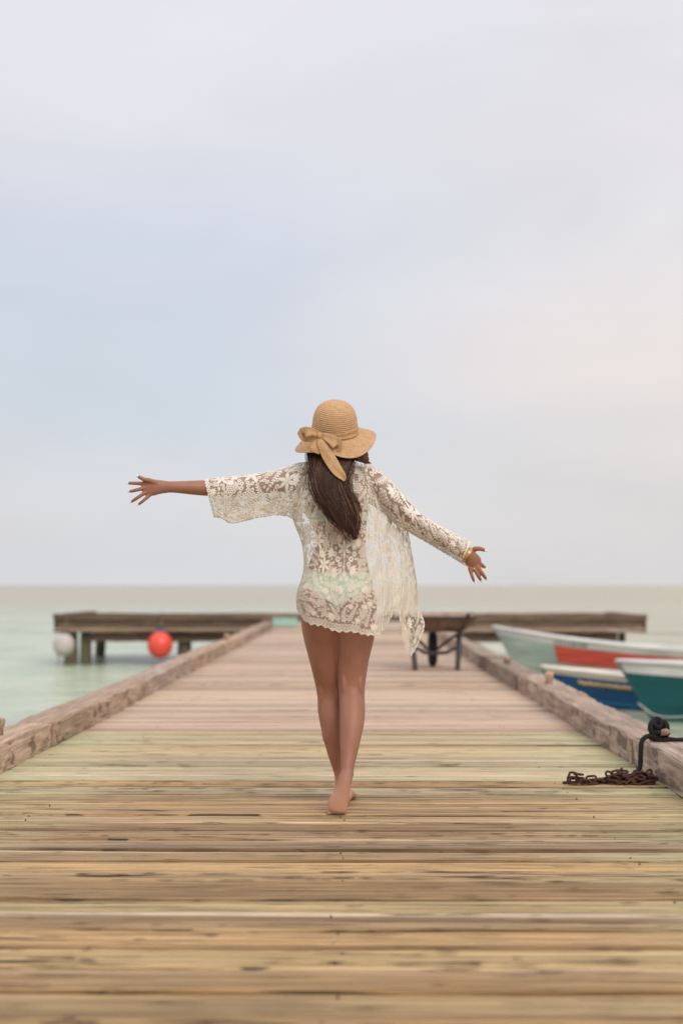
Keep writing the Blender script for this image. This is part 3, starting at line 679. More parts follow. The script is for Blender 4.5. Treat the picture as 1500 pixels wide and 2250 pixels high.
# right foot, pushed up on its ball: the sole faces us
loft([(762, 1698, 5.945, 13.5, .034), (758.5, 1712, 5.925, 15.3, .030), (754.5, 1727, 5.918, 16.2, .029), (750, 1744, 5.917, 18.2, .027), (743.5, 1763, 5.914, 22, .024), (741, 1777, 5.912, 22.3, .021)], sq=2.3)
for px in (752.5, 772.5): body.ball(at(px, 1702, 5.955), (.009, .013, .012))
for k, (px, rr, ln) in enumerate(((756, .0125, .070), (747, .0095, .066), (740, .0088, .060), (732, .0085, .052), (724, .0085, .044))):
    p = at(px, 1780, 5.905); q = Vector((p.x, p.y, .016)); body.tube([q, q + Vector((0, ln * .5, -.003)), q + Vector((.001, ln, -.004)), q + Vector((.001, ln + rr * .7, -.005))], [.0135, rr, rr, rr * .5], 12)
# left foot, flat and ahead
def foot_flat(px0, y0, toe_dx):
    p = at(px0, 1745, y0); hx = p.x
    secs = [(0, .03, .030, .028), (.035, .032, .031, .030), (.08, .034, .030, .034), (.12, .028, .034, .028), (.17, .019, .041, .019), (.20, .014, .042, .014)]
    vs = []; n = 20; fs = []
    for i, (dy, z, hw, hz) in enumerate(secs):
        for k in range(n):
            a = 6.2832 * k / n; vs.append((hx + toe_dx * dy / .2 + hw * math.cos(a), y0 - .03 + dy, z + hz * math.sin(a)))
    for i in range(len(secs) - 1):
        for k in range(n): fs.append((i * n + k, (i + 1) * n + k, (i + 1) * n + (k + 1) % n, i * n + (k + 1) % n))
    fs.append(tuple(range(n))); fs.append(tuple((len(secs) - 1) * n + k for k in range(n))[::-1])
    body.add(vs, fs)
    body.ball((hx, y0 - .026, .03), (.031, .026, .029))
    for k in range(5):
        rr = .013 if k == 0 else .0095; x = hx + toe_dx + .030 - k * .0155; y = y0 + .165 - .004 * k * k * .6
        body.tube([(x, y - .02, .013), (x, y + .02, .012), (x, y + .042, .010), (x, y + .05, .009)], [.012, rr, rr, rr * .5], 10)
foot_flat(756, 6.215, .014)
# arms
loft([(700, 1054, 6.05, 26, .05), (668, 1052, 6.05, 26, .049), (640, 1056, 6.05, 24, .046), (600, 1060, 6.05, 22.5, .043), (560, 1065, 6.05, 20.5, .039), (525, 1069, 6.045, 18.6, .036),
      (500, 1070.5, 6.04, 18.4, .036), (470, 1071.5, 6.03, 18.2, .036), (445, 1072, 6.02, 17.2, .033), (410, 1071, 6.0, 14.8, .028), (385, 1070, 5.99, 13.0, .024), (366, 1070, 5.985, 12.6, .021)])
loft([(778, 1054, 6.05, 26, .05), (810, 1053, 6.05, 26, .049), (837, 1075, 6.05, 24, .046), (865, 1100, 6.05, 22.5, .045), (893, 1127, 6.045, 20.5, .04), (918, 1148, 6.04, 18.8, .037),
      (945, 1167, 6.03, 18.2, .036), (975, 1187, 6.02, 16.4, .032), (1005, 1207, 6.01, 13.6, .026), (1026, 1221, 6.0, 12.2, .022)])
# left hand, back of the hand towards us, fingers spread
loft([(372, 1070, 5.987, 12.6, .021), (352, 1070, 5.98, 15.5, .017), (338, 1071, 5.975, 18.3, .015), (326, 1073, 5.972, 17.5, .012)])
def finger(pts, r0, r1, bow=.006):
    P = [at(*p) for p in pts]; rows = [tuple(p) for p in P]; m = 12
    Q = [Vector(cr(rows, i * (len(rows) - 1) / m)) for i in range(m + 1)]
    rad = []
    for i in range(m + 1):
        f = i / m; r = 1.13 * (r0 + (r1 - r0) * f)
        r *= 1 + .10 * math.exp(-((f - .42) / .07) ** 2) + .07 * math.exp(-((f - .72) / .06) ** 2)
        rad.append(r)
    t = (Q[-1] - Q[-2]).normalized()
    body.tube(Q + [Q[-1] + t * r1 * .6, Q[-1] + t * r1 * .95], rad + [r1 * .78, r1 * .3], 12)
    return Q[-1], t, r1
nails_at = []
yh = 5.972
for pts, a, b in (([(345, 1062, yh), (330, 1056, yh - .012), (316, 1053, yh - .018), (305, 1047.5, yh - .02)], .0098, .0070),
                  ([(330, 1064, yh), (319, 1063.2, yh), (300, 1062, yh - .006), (284, 1061.5, yh)], .0088, .0062),
                  ([(330, 1071, yh), (318, 1072.5, yh - .003), (301, 1076.5, yh - .008), (286, 1079.8, yh)], .0088, .0062),
                  ([(332, 1077, yh), (321, 1081.5, yh - .002), (304, 1092.5, yh - .008), (290, 1102, yh)], .0085, .0060),
                  ([(336, 1082, yh), (328, 1089, yh), (316, 1099.5, yh - .006), (305.5, 1108, yh)], .0078, .0054)):
    nails_at.append(finger(pts, a, b))
# right hand, back towards us, fingers hanging down and away
loft([(1024, 1219, 6.002, 12.4, .022), (1033, 1226, 6.005, 16.0, .018), (1040, 1234, 6.012, 17.5, .015), (1043, 1239, 6.018, 16, .012)])
yh = 6.012
for pts, a, b in (([(1032, 1214, yh), (1041, 1207, yh - .008), (1053, 1205.5, yh - .014), (1063, 1208.5, yh - .012)], .0105, .0075),
                  ([(1042, 1228, yh), (1048, 1231, yh + .003), (1057, 1240.5, yh + .006), (1065, 1247.5, yh + .02)], .0088, .0064),
                  ([(1040, 1233, yh), (1046, 1241, yh + .003), (1057, 1257.5, yh + .004), (1066.5, 1271, yh + .02)], .0090, .0064),
                  ([(1036, 1238, yh), (1040, 1247, yh + .003), (1048, 1262, yh + .004), (1055, 1274, yh + .018)], .0086, .0062),
                  ([(1030, 1238, yh), (1031.5, 1250, yh + .003), (1036.5, 1266, yh + .004), (1040.5, 1276.5, yh + .014)], .0079, .0056)):
    nails_at.append(finger(pts, a, b))
# head, thrown back
HT = Matrix.Rotation(R(24), 3, 'X')
hc = at(736, 950, 6.035)
def hl(x, y, z): return hc + HT @ Vector((x, y, z))
body.ball(hl(0, -.008, .015), (.073, .090, .090), 24, 16, HT); body.ball(hl(0, .035, -.045), (.056, .052, .068), 20, 12, HT)
body.ball(hl(0, .066, -.098), (.024, .02, .017), 12, 8, HT)
for s in (-1, 1):
    body.ball(hl(s * .073, -.002, -.015), (.010, .019, .031), 12, 8, HT); body.ball(hl(s * .034, .066, -.03), (.024, .018, .020), 12, 8, HT)
    body.ball(hl(s * .030, .078, .022), (.022, .010, .007), 12, 8, HT)
body.ball(hl(0, .096, -.030), (.013, .015, .012), 12, 8, HT); body.tube([hl(0, .078, .012), hl(0, .092, -.012), hl(0, .099, -.028)], [.007, .009, .011], 10)
body.ball(hl(0, .080, -.060), (.022, .012, .007), 12, 8, HT); body.ball(hl(0, .079, -.071), (.019, .012, .007), 12, 8, HT)
raw = body.build('body_raw', M['skin'])
md = raw.modifiers.new('r', 'REMESH'); md.mode = 'VOXEL'; md.voxel_size = .0032; md.use_smooth_shade = True
md = raw.modifiers.new('s', 'SMOOTH'); md.factor = .5; md.iterations = 6
dg = bpy.context.evaluated_depsgraph_get()
bme = bpy.data.meshes.new_from_object(raw.evaluated_get(dg)); bme.name = 'body'
bpy.data.objects.remove(raw)
bme.polygons.foreach_set('use_smooth', [True] * len(bme.polygons))
bo = child(link_mesh('body', bme, M['skin']), person)
for s in (-1, 1):
    b = MB(); b.ball(hl(s * .031, .073, .004), .0125, 12, 8); child(b.build('eye', plain('eye_white', (.7, .68, .66), .2)), person)
M['nailp'] = plain('pale_nail_polish', (.72, .80, .76), .25, noise=.03, bump=0)
for p, t, r in nails_at:
    b = MB(); d = Vector((0, -1, 0)); d = (d - t * d.dot(t)).normalized(); s_ = t.cross(d)
    Mx = Matrix((t, s_, d)).transposed(); b.ball(p + t * r * .75 + d * r * .35, (r * 1.15, r * .72, r * .42), 10, 8, Mx)
    child(b.build('fingernail', M['nailp']), person)
# bikini pieces are cut from the body's own surface and lifted off it
co = np.empty(len(bme.vertices) * 3); bme.vertices.foreach_get('co', co); co = co.reshape(-1, 3)
no = np.empty(len(bme.vertices) * 3); bme.vertices.foreach_get('normal', no); no = no.reshape(-1, 3)
Rm = np.array(CAMROT)
rel = (co - np.array([0, 0, CAM_Z])) @ Rm
upx = 750 + FPX * rel[:, 0] / -rel[:, 2]; upy = 1125 - FPX * rel[:, 1] / -rel[:, 2]
def cut(mask, off, name, mat):
    fs = [tuple(p.vertices) for p in bme.polygons if all(mask[v] for v in p.vertices)]
    idx = sorted({v for f in fs for v in f}); mp_ = {v: i for i, v in enumerate(idx)}
    o = mesh(name, [co[v] + no[v] * off for v in idx], [tuple(mp_[v] for v in f) for f in fs], mat)
    md = o.modifiers.new('s', 'SMOOTH'); md.iterations = 5
    md = o.modifiers.new('t', 'SOLIDIFY'); md.thickness = .002; md.offset = 1
    return child(o, person)
M['mint'] = plain('mint_swim_fabric', (.56, .77, .65), .55, noise=.06)
low = 1257 + np.clip((np.abs(upx - 741) - 4) / 78, 0, 1) * 0
leg = 1345 - np.clip(np.abs(upx - 741) / 80, 0, 1) ** .75 * 62
cut((upy > low) & (upy < leg) & (upx > 640) & (upx < 840), .003, 'bikini_bottom', M['mint'])
cut(((upy > 1124) | ((co[:, 1] > 6.10) & (upy > 1090))) & (upy < 1146) & (upx > 660) & (upx < 815), .003, 'bikini_top', M['mint'])

# ---------------------------------------------------------------- lace cover-up
def cloth_mat(name, col, tcol, alpha, tl=.4, rough=.85):
    m = new_mat(name); t = m.node_tree; L = t.links.new
    c = N(t, 'ShaderNodeTexCoord'); n = N(t, 'ShaderNodeTexNoise', i_Scale=170.0, i_Detail=2.0); L(c.outputs['Object'], n.inputs['Vector'])
    r = ramp(t, [(.25, tuple(x * .92 for x in col)), (.75, tuple(min(1, x * 1.08) for x in col))]); L(n.outputs['Fac'], r.inputs[0])
    d = N(t, 'ShaderNodeBsdfDiffuse'); L(r.outputs[0], d.inputs[0])
    tr = N(t, 'ShaderNodeBsdfTranslucent'); tr.inputs[0].default_value = (*tcol, 1)
    mx = N(t, 'ShaderNodeMixShader', n_0=tl); L(d.outputs[0], mx.inputs[1]); L(tr.outputs[0], mx.inputs[2])
    bu = N(t, 'ShaderNodeBump', i_Strength=.5, i_Distance=.002); L(n.outputs['Fac'], bu.inputs['Height']); L(bu.outputs[0], d.inputs['Normal'])
    out = mx.outputs[0]
    if alpha < 1:
        tp = N(t, 'ShaderNodeBsdfTransparent'); m2 = N(t, 'ShaderNodeMixShader', n_0=alpha); L(tp.outputs[0], m2.inputs[1]); L(out, m2.inputs[2]); out = m2.outputs[0]
    return finish(m, out)
M['net'] = cloth_mat('sheer_net', (.90, .83, .75), (.92, .78, .55), .31, .4)
M['lace'] = cloth_mat('cream_embroidery', (.96, .895, .82), (.97, .82, .58), 1, .26)

def sheet(cols, nu, nv):
    """cols: list of columns of (px, py, Y) all of equal length -> grid of points [v][u]"""
    A = np.array([[tuple(at(*p)) for p in c] for c in cols])           # u, v, 3
    m = A.shape[1]
    B = np.array([[cr(A[u], v * (m - 1) / nv) for v in range(nv + 1)] for u in range(A.shape[0])])
    k = A.shape[0]
    return np.array([[cr(B[:, v], u * (k - 1) / nu) for u in range(nu + 1)] for v in range(nv + 1)])
def grid_faces(nv, nu, wrap=False):
    k = nu if wrap else nu + 1
    return [(v * k + u, v * k + (u + 1) % k, (v + 1) * k + (u + 1) % k, (v + 1) * k + u) for v in range(nv) for u in range(nu)]
def normals(G):
    du = np.gradient(G, axis=1); dv = np.gradient(G, axis=0); n = np.cross(du, dv); l = np.linalg.norm(n, axis=2, keepdims=True)
    return n / np.maximum(l, 1e-9)
class Lace:
    """2-D embroidery motifs laid on a cloth grid, as real raised stitching"""
    def __init__(s, G, seed, flip=1):
        s.G = G; s.n = normals(G) * flip; s.nv, s.nu = G.shape[0] - 1, G.shape[1] - 1
        s.W = np.linalg.norm(np.diff(G, axis=1), axis=2).sum(1); s.H = np.linalg.norm(np.diff(G, axis=0), axis=2).sum(0)
        s.w = float(s.W.mean()); s.h = float(s.H.mean()); s.r = random.Random(seed); s.mb = MB()
        s.res = .002; s.occ = np.zeros((int(s.h / s.res) + 2, int(s.w / s.res) + 2), bool)
    def P(s, x, y, off):
        u = min(max(x / s.w, 0), 1) * s.nu; v = min(max(y / s.h, 0), 1) * s.nv
        i, j = min(int(v), s.nv - 1), min(int(u), s.nu - 1); a, b = v - i, u - j
        f = lambda T: T[i, j] * (1 - a) * (1 - b) + T[i + 1, j] * a * (1 - b) + T[i, j + 1] * (1 - a) * b + T[i + 1, j + 1] * a * b
        return Vector(f(s.G) + f(s.n) * off)
    def free(s, discs, pad=0):
        for x, y, r in discs:
            if x < r * .4 or y < r * .4 or x > s.w - r * .4 or y > s.h - r * .4: return False
            a, b, k = int(y / s.res), int(x / s.res), max(1, int((r + pad) / s.res))
            if s.occ[max(0, a - k):a + k + 1, max(0, b - k):b + k + 1].any(): return False
        return True
    def mark(s, discs):
        for x, y, r in discs:
            a, b, k = int(y / s.res), int(x / s.res), max(1, int(r / s.res))
            s.occ[max(0, a - k):a + k + 1, max(0, b - k):b + k + 1] = True
    def rosette(s, x, y, r, hole=.30):
        n = 10; vs = []; fs = []
        for rr, off in ((r, .0006), (r * .80, .0026), (r * .58, .0012), (r * .42, .0024), (r * hole, .0008)):
            for k in range(n):
                a = 6.2832 * k / n; vs.append(s.P(x + rr * math.cos(a), y + rr * math.sin(a), off))
        for i in range(4):
            for k in range(n): fs.append((i * n + k, i * n + (k + 1) % n, (i + 1) * n + (k + 1) % n, (i + 1) * n + k))
        s.mb.add(vs, fs)
    def leaf(s, x, y, ang, ln, wd):
        c, sn = math.cos(ang), math.sin(ang); vs = []; fs = []
        st = ((0, .12), (.2, .75), (.45, 1.0), (.7, .72), (.9, .3), (1.0, .02))
        for f, q in st:
            for e, off in ((-1, .0007), (0, .0028), (1, .0007)):
                lx, ly = f * ln, e * q * wd; vs.append(s.P(x + lx * c - ly * sn, y + lx * sn + ly * c, off))
        for i in range(len(st) - 1):
            for j in range(2): fs.append((i * 3 + j, i * 3 + j + 1, (i + 1) * 3 + j + 1, (i + 1) * 3 + j))
        s.mb.add(vs, fs)
    def cord(s, pts, wd=.0016):
        vs = []; fs = []
        for i, (x, y) in enumerate(pts):
            x0, y0 = pts[max(i - 1, 0)]; x1, y1 = pts[min(i + 1, len(pts) - 1)]; l = math.hypot(x1 - x0, y1 - y0) or 1; nx, ny = -(y1 - y0) / l, (x1 - x0) / l
            for e, off in ((-1, .0006), (0, .003), (1, .0006)): vs.append(s.P(x + nx * e * wd, y + ny * e * wd, off))
        for i in range(len(pts) - 1):
            for j in range(2): fs.append((i * 3 + j, i * 3 + j + 1, (i + 1) * 3 + j + 1, (i + 1) * 3 + j))
        s.mb.add(vs, fs)
    def flower(s, x, y, r, ang):
        d = [(x + r * .55 * math.cos(ang + k * 1.0472), y + r * .55 * math.sin(ang + k * 1.0472), r * .22) for k in range(6)] + [(x, y, r * .3)]
        if not s.free(d): return False
        for k in range(6): s.leaf(x + .003 * math.cos(ang + k * 1.0472), y + .003 * math.sin(ang + k * 1.0472), ang + k * 1.0472, r * (1 if k % 2 else .88), r * .19)
        s.rosette(x, y, r * .15, .1); s.mark(d); return True
    def fern(s, x, y, ang, ln, curl):
        pts = []; a = ang; px, py = x, y; m = 8
        for i in range(m + 1): pts.append((px, py)); px += ln / m * math.cos(a); py += ln / m * math.sin(a); a += curl / m
        d = [(p[0], p[1], ln * .095) for p in pts[1:]]
        if not s.free(d): return False
        s.cord(pts)
        for i in range(1, m):
            a = math.atan2(pts[i + 1][1] - pts[i][1], pts[i + 1][0] - pts[i][0]); f = 1 - .45 * i / m
            for e in (-1, 1): s.leaf(pts[i][0], pts[i][1], a + e * .85, ln * .22 * f, ln * .032 * f + .001)
        s.leaf(pts[m][0], pts[m][1], a, ln * .2, ln * .05); s.mark(d); return True
    def chain(s, x, y, ang, curl, n, r):
        pts = []; a = ang; px, py = x, y
        for i in range(n): pts.append((px, py)); px += 2.05 * r * math.cos(a); py += 2.05 * r * math.sin(a); a += curl
        d = [(p[0], p[1], r * .75) for p in pts]
        if not s.free(d): return False
        for p in pts: s.rosette(p[0], p[1], r)
        s.mark(d); return True
    def fan(s, x, y, ang, ln):
        d = [(x + ln * .6 * math.cos(ang + e * .36), y + ln * .6 * math.sin(ang + e * .36), ln * .16) for e in (-2, -1, 0, 1, 2)]
        if not s.free(d): return False
        for e in (-2, -1, 0, 1, 2): s.leaf(x, y, ang + e * .36, ln * (1 - .08 * abs(e)), ln * .12)
        s.mark(d); return True
    def edge(s, pts_xy, r):
        for x, y in pts_xy: s.rosette(x, y, r, .22)
        s.mark([(x, y, r) for x, y in pts_xy])
    def cluster(s, x, y, ang, r, rows):
        """a bunch of little rings, widest in the middle"""
        pts = []; c, sn = math.cos(ang), math.sin(ang)
        for i, n in enumerate(rows):
            for k in range(n):
                lx, ly = i * r * 1.8, (k - (n - 1) / 2) * r * 2.05; pts.append((x + lx * c - ly * sn, y + lx * sn + ly * c))
        d = [(p[0], p[1], r * .8) for p in pts]
        if not s.free(d): return False
        for p in pts: s.rosette(p[0], p[1], r, .34)
        s.mark(d); return True
    def fill(s, dens=1.0):
        r = s.r; A = s.w * s.h; U = lambda: (r.uniform(0, s.w), r.uniform(0, s.h))
        tries = int(A * 9000 * dens); nf = 0
        for k in range(tries):
            if nf < A * 26: nf += bool(s.flower(*U(), r.uniform(.034, .047), r.uniform(0, 1)))
        nf = 0
        for k in range(tries):
            if nf < A * 110: nf += bool(s.cluster(*U(), r.uniform(0, 6.28), r.uniform(.0070, .0085), r.choice(((1, 2, 3, 2), (2, 3, 3, 2, 1), (1, 2, 2, 3)))))
        nf = 0
        for _ in range(tries):
            if nf < A * 95: nf += bool(s.fern(*U(), r.uniform(0, 6.28), r.uniform(.075, .115), r.uniform(-1.3, 1.3)))
        for _ in range(tries): s.chain(*U(), r.uniform(0, 6.28), r.uniform(-.3, .3), r.randint(4, 7), r.uniform(.0085, .0120))
        for _ in range(tries): s.fan(*U(), r.uniform(0, 6.28), r.uniform(.034, .054))
        for _ in range(int(tries * .7)): s.chain(*U(), r.uniform(0, 6.28), r.uniform(-.5, .5), r.randint(2, 4), r.uniform(.0065, .0105))
        for _ in range(int(tries * 1.1)):
            x, y = U(); q = r.uniform(.005, .009)
            if s.free([(x, y, q)]): s.rosette(x, y, q); s.mark([(x, y, q)])
cover = child(empty('lace_cover_up', (0, 6.05, .7)), person)
def part(o):                       # sub-part of the cover-up
    o.parent = cover; o.location = -(Vector(cover.location) + Vector(person.location)); return o
# body panel: from the left front edge round the back to the wind-blown right front
cols = [
 [(694, 1034, 6.15), (672, 1080, 6.19), (664, 1135, 6.20), (672, 1195, 6.19), (674, 1250, 6.20), (668, 1300, 6.20), (664, 1325, 6.20), (668, 1345, 6.20)],
 [(668, 1023, 6.07), (650, 1080, 6.06), (641, 1132, 6.06), (663, 1195, 6.06), (667, 1250, 6.05), (653, 1298, 6.05), (650, 1318, 6.05), (652, 1340, 6.05)],
 [(680, 1019, 6.01), (682, 1080, 5.945), (678, 1135, 5.945), (690, 1195, 5.955), (690, 1250, 5.945), (671, 1298, 5.935), (671, 1330, 5.93), (676, 1369, 5.93)],
 [(708, 1014, 5.985), (710, 1080, 5.93), (712, 1135, 5.925), (716, 1195, 5.945), (715, 1250, 5.935), (710, 1305, 5.905), (708, 1340, 5.905), (708, 1376, 5.915)],
 [(740, 1011, 5.98), (740, 1080, 5.93), (742, 1135, 5.925), (744, 1195, 5.95), (744, 1250, 5.935), (742, 1305, 5.91), (742, 1345, 5.905), (740, 1388, 5.91)],
 [(772, 1014, 5.985), (772, 1080, 5.93), (774, 1135, 5.93), (776, 1195, 5.945), (776, 1250, 5.93), (775, 1305, 5.905), (776, 1348, 5.90), (776, 1389, 5.905)],
 [(796, 1018, 6.01), (802, 1080, 5.95), (806, 1135, 5.95), (808, 1195, 5.955), (808, 1250, 5.945), (808, 1305, 5.93), (808, 1350, 5.92), (808, 1396, 5.92)],
 [(808, 1022, 6.04), (820, 1080, 6.0), (828, 1135, 5.99), (832, 1195, 5.985), (836, 1250, 5.98), (840, 1305, 5.975), (838, 1348, 5.965), (834, 1392, 5.96)],
 [(816, 1027, 6.06), (840, 1090, 6.05), (850, 1140, 6.045), (852, 1195, 6.035), (854, 1250, 6.03), (858, 1295, 6.02), (858, 1330, 6.01), (854, 1366, 6.0)],
 [(822, 1032, 6.08), (858, 1100, 6.07), (870, 1150, 6.07), (874, 1200, 6.075), (878, 1250, 6.07), (880, 1285, 6.06), (878, 1310, 6.05), (872, 1341, 6.04)],
 [(826, 1038, 6.09), (872, 1110, 6.08), (884, 1158, 6.075), (890, 1210, 6.085), (896, 1260, 6.08), (898, 1305, 6.07), (892, 1362, 6.05), (888, 1416, 6.03)],
 [(830, 1044, 6.10), (884, 1122, 6.09), (893, 1165, 6.085), (903, 1220, 6.09), (911, 1270, 6.09), (914, 1318, 6.08), (912, 1378, 6.06), (901, 1440, 6.035)],
 [(832, 1048, 6.11), (890, 1130, 6.10), (897, 1168, 6.10), (906, 1225, 6.11), (917, 1285, 6.11), (921, 1335, 6.10), (933, 1374, 6.08), (915, 1425, 6.05)]]
nu, nv = 96, 72
G = sheet(cols, nu, nv)
uu = np.linspace(0, 1, nu + 1)[None, :]; vv = np.linspace(0, 1, nv + 1)[:, None]
bill = np.clip((uu - .52) / .2, 0, 1); bod = np.clip(1 - bill, 0, 1)
G[:, :, 1] += bill * (.017 * np.sin(uu * 37 + vv * 2.2) + .005 * np.sin(uu * 81 + 1 + vv * 4)) * np.clip(vv * 3 - .4, 0, 1)
G[:, :, 1] -= bod * .006 * (1 + np.sin(uu * 42 + vv * 9)) * np.clip(vv * 2 - .3, 0, 1)
G[:, :, 1] += .003 * np.sin(uu * 70 + vv * 31)
scal = np.clip((vv - .93) / .07, 0, 1); G[:, :, 2] += scal * .0045 * np.sin(uu * 160)
def cloth_obj(G, name, wrap=False):
    nv_, nu_ = G.shape[0] - 1, G.shape[1] - 1
    return part(mesh(name, G.reshape(-1, 3), grid_faces(nv_, nu_), M['net']))
cloth_obj(G, 'body_panel')
lc = Lace(G, 3, 1)
n = int(lc.w / .0185)
lc.edge([((k + .5) * lc.w / n, lc.h - .008) for k in range(n)], .0098)
n2 = int(lc.w / .0150)
for q in (.024, .0375): lc.edge([((k + .5 * (q < .03)) * lc.w / n2, lc.h - q) for k in range(n2) if (k // 9) % 3 or q < .03], .0070)
lc.edge([(.008, (k + .5) * .021) for k in range(int(lc.h / .021))], .0095); lc.edge([(lc.w - .008, (k + .5) * .021) for k in range(int(lc.h / .021))], .0095)
# the mirrored spray in the middle of the back
cx = lc.w * .365
lc.flower(cx, lc.h * .455, .040, -math.pi / 2); lc.cord([(cx, lc.h * .47), (cx, lc.h * .59)], .0022); lc.rosette(cx, lc.h * .60, .011); lc.mark([(cx, lc.h * .53, .008), (cx, lc.h * .60, .011)])
for e in (-1, 1):
    for dx, dy, r in ((.022, .545, .011), (.034, .515, .013), (.050, .485, .011), (.014, .625, .010)): lc.rosette(cx + e * dx, lc.h * dy, r); lc.mark([(cx + e * dx, lc.h * dy, r)])
    lc.fern(cx + e * .012, lc.h * .70, -math.pi / 2 + e * .95, .10, e * .5); lc.fern(cx + e * .02, lc.h * .93, -math.pi / 2 + e * .35, .095, e * .2)
lc.fill(1.15)
part(lc.mb.build('body_embroidery', M['lace']))
# seams of the blown-out side
b = MB()
for uf in (.60, .69, .78):
    j = int(uf * nu); b.tube([Vector(G[v, j]) + Vector((0, -.002, 0)) for v in range(8, nv + 1, 2)], .0017, 6)
part(b.build('seam', M['lace']))
# sleeves: stations of (top px, bottom px), teardrop section hanging from the arm
def sleeve(st, Yc, dep, sag, nu, nv, name, seed, flare=None, dens=1.1):
    A = np.array(st, float); rows = []
    for v in range(nv + 1):
        q = cr(A, v * (len(A) - 1) / nv); f = v / nv; ring_ = []
        for u in range(nu + 1):
            a = 2 * math.pi * u / nu                        # 0 = bottom, pi = top; starts and ends at the bottom seam
            t = .5 + .5 * math.cos(a)                       # 1 at bottom, 0 at top
            px, py = q[0] + (q[2] - q[0]) * t, q[1] + (q[3] - q[1]) * t
            y0 = cr(np.array(Yc)[:, None], f * (len(Yc) - 1))[0]; dp = cr(np.array(dep)[:, None], f * (len(dep) - 1))[0]
            prof = dp * (math.sin(math.pi * min(1, t ** .75)) ** .8 if t < 1 else 0) * (1 - sag * t) + .004
            wv = 1 + .16 * math.sin(f * 31 + a * 2) * t
            yy = y0 - math.copysign(1, math.sin(a)) * prof * wv * (abs(math.sin(a)) ** .35 if abs(math.sin(a)) > 1e-6 else 0)
            p = at(px, py, yy)
            if sag > .3: p.y += .006 * math.sin(f * 17 + t * 3) * t
            if flare:
                k = max(0, (f - flare[3]) / (1 - flare[3])) ** 1.6; g = max(0, -math.sin(a - .75)) ** 2.5
                p += (at(flare[0], flare[1], flare[2]) - at(A[-1][0], A[-1][1], flare[2])) * k * g
            ring_.append(tuple(p))
        rows.append(ring_)
    S = np.array(rows)
    cloth_obj(S, name)
    # which way is outward
    nn = normals(S); mid = S.mean(1, keepdims=True); flip = 1 if ((S - mid) * nn).sum() > 0 else -1
    lc = Lace(S, seed, flip); n = int(lc.w / .0195)
    lc.edge([((k + .5) * lc.w / n, lc.h - .009) for k in range(n)], .0102)
    lc.fill(dens); part(lc.mb.build('sleeve_embroidery', M['lace']))
    return S
S1 = sleeve([(678, 1016, 652, 1152), (655, 1018, 640, 1138), (620, 1029, 610, 1131), (585, 1037, 575, 1136), (550, 1043, 541, 1143), (515, 1047, 508, 1149), (482, 1050, 488, 1139), (448, 1053, 469, 1135)],
       [6.045, 6.05, 6.05, 6.045, 6.03, 6.025], [.082, .076, .066, .060, .056, .052], .72, 56, 64, 'sleeve', 11)
sleeve([(800, 1014, 800, 1096), (836, 1036, 838, 1124), (868, 1069, 868, 1150), (897, 1101, 902, 1171), (925, 1128, 933, 1189), (955, 1150, 960, 1205), (985, 1166, 984, 1220), (1012, 1180, 1001, 1231), (1034, 1193, 1013, 1240)],
       [6.045, 6.05, 6.045, 6.04, 6.03, 6.015, 6.005], [.082, .076, .068, .060, .054, .050, .046], .25, 48, 64, 'sleeve', 12, flare=(1088, 1212, 6.02, .62))
# folded strip standing on the left sleeve
b = MB(); j = 51
for v0 in (50, 52): b.tube([Vector(S1[v0, u]) + Vector((0, -.003, 0)) for u in range(6, 30, 2)], .0022, 6)
part(b.build('sleeve_seam', M['lace']))

# ---------------------------------------------------------------- hair
def hair_mat():
    m = new_mat('brown_hair'); t = m.node_tree; L = t.links.new
    b = N(t, 'ShaderNodeBsdfPrincipled', i_Roughness=.42); b.inputs['Specular IOR Level'].default_value = .25
    a = N(t, 'ShaderNodeAttribute', attribute_name='shade')
    r = ramp(t, [(0, (.022, .011, .007)), (.5, (.055, .026, .016)), (.8, (.10, .048, .028)), (1, (.19, .095, .052))]); L(a.outputs['Fac'], r.inputs[0]); L(r.outputs[0], b.inputs['Base Color'])
    return finish(m, b.outputs[0])
M['hair'] = hair_mat()
hb = MB(); shade = []
HS = [(736, 950, 6.035, 36, .06), (735, 972, 6.01, 46, .060), (731, 992, 5.975, 50, .050), (725, 1030, 5.918, 41, .036), (724, 1068, 5.890, 34, .031), (742, 1106, 5.880, 33, .029), (758, 1142, 5.878, 22, .023), (765, 1164, 5.878, 13, .016), (773, 1183, 5.880, 5, .008)]
loft([(q[0], q[1], q[2] + .004, q[3] * (.93 if q[1] < 1090 else .72), q[4] * .85) for q in HS[:-2]], n=20, sub=3, mb=hb); shade += [.25] * len(hb.v)
hr = random.Random(5)
def strand(secs, a, dpt, t0, t1, r, sh, wv, ph, m=16):
    pts = []
    k = len(secs) - 1
    for i in range(m + 1):
        t = t0 + (t1 - t0) * i / m; tt = min(t, 1.0) * k
        q = cr(secs, tt); w_ = pm(q[3], q[2])
        ov = 1.03 + .06 * math.sin(ph * 3)
        p = at(q[0], q[1], q[2]); ang = a
        x = math.sin(ang) * w_ * ov; y = -math.cos(ang) * q[4] * ov * dpt
        x += wv * .0085 * math.sin(t * 8 + ph) * min(1, t * 2); 
        if t > 1: p += Vector((.010, 0, -.10)) * (t - 1)
        pts.append(p + Vector((x, y + .003 * math.sin(t * 9 + ph), 0)))
    n0 = len(hb.v); hb.tube(pts, [r * (.55 + .9 * math.sin(math.pi * min(1, .12 + .88 * i / m)) ** .6) if i < m else r * .15 for i in range(m + 1)], 4)
    shade.extend([sh] * (len(hb.v) - n0))
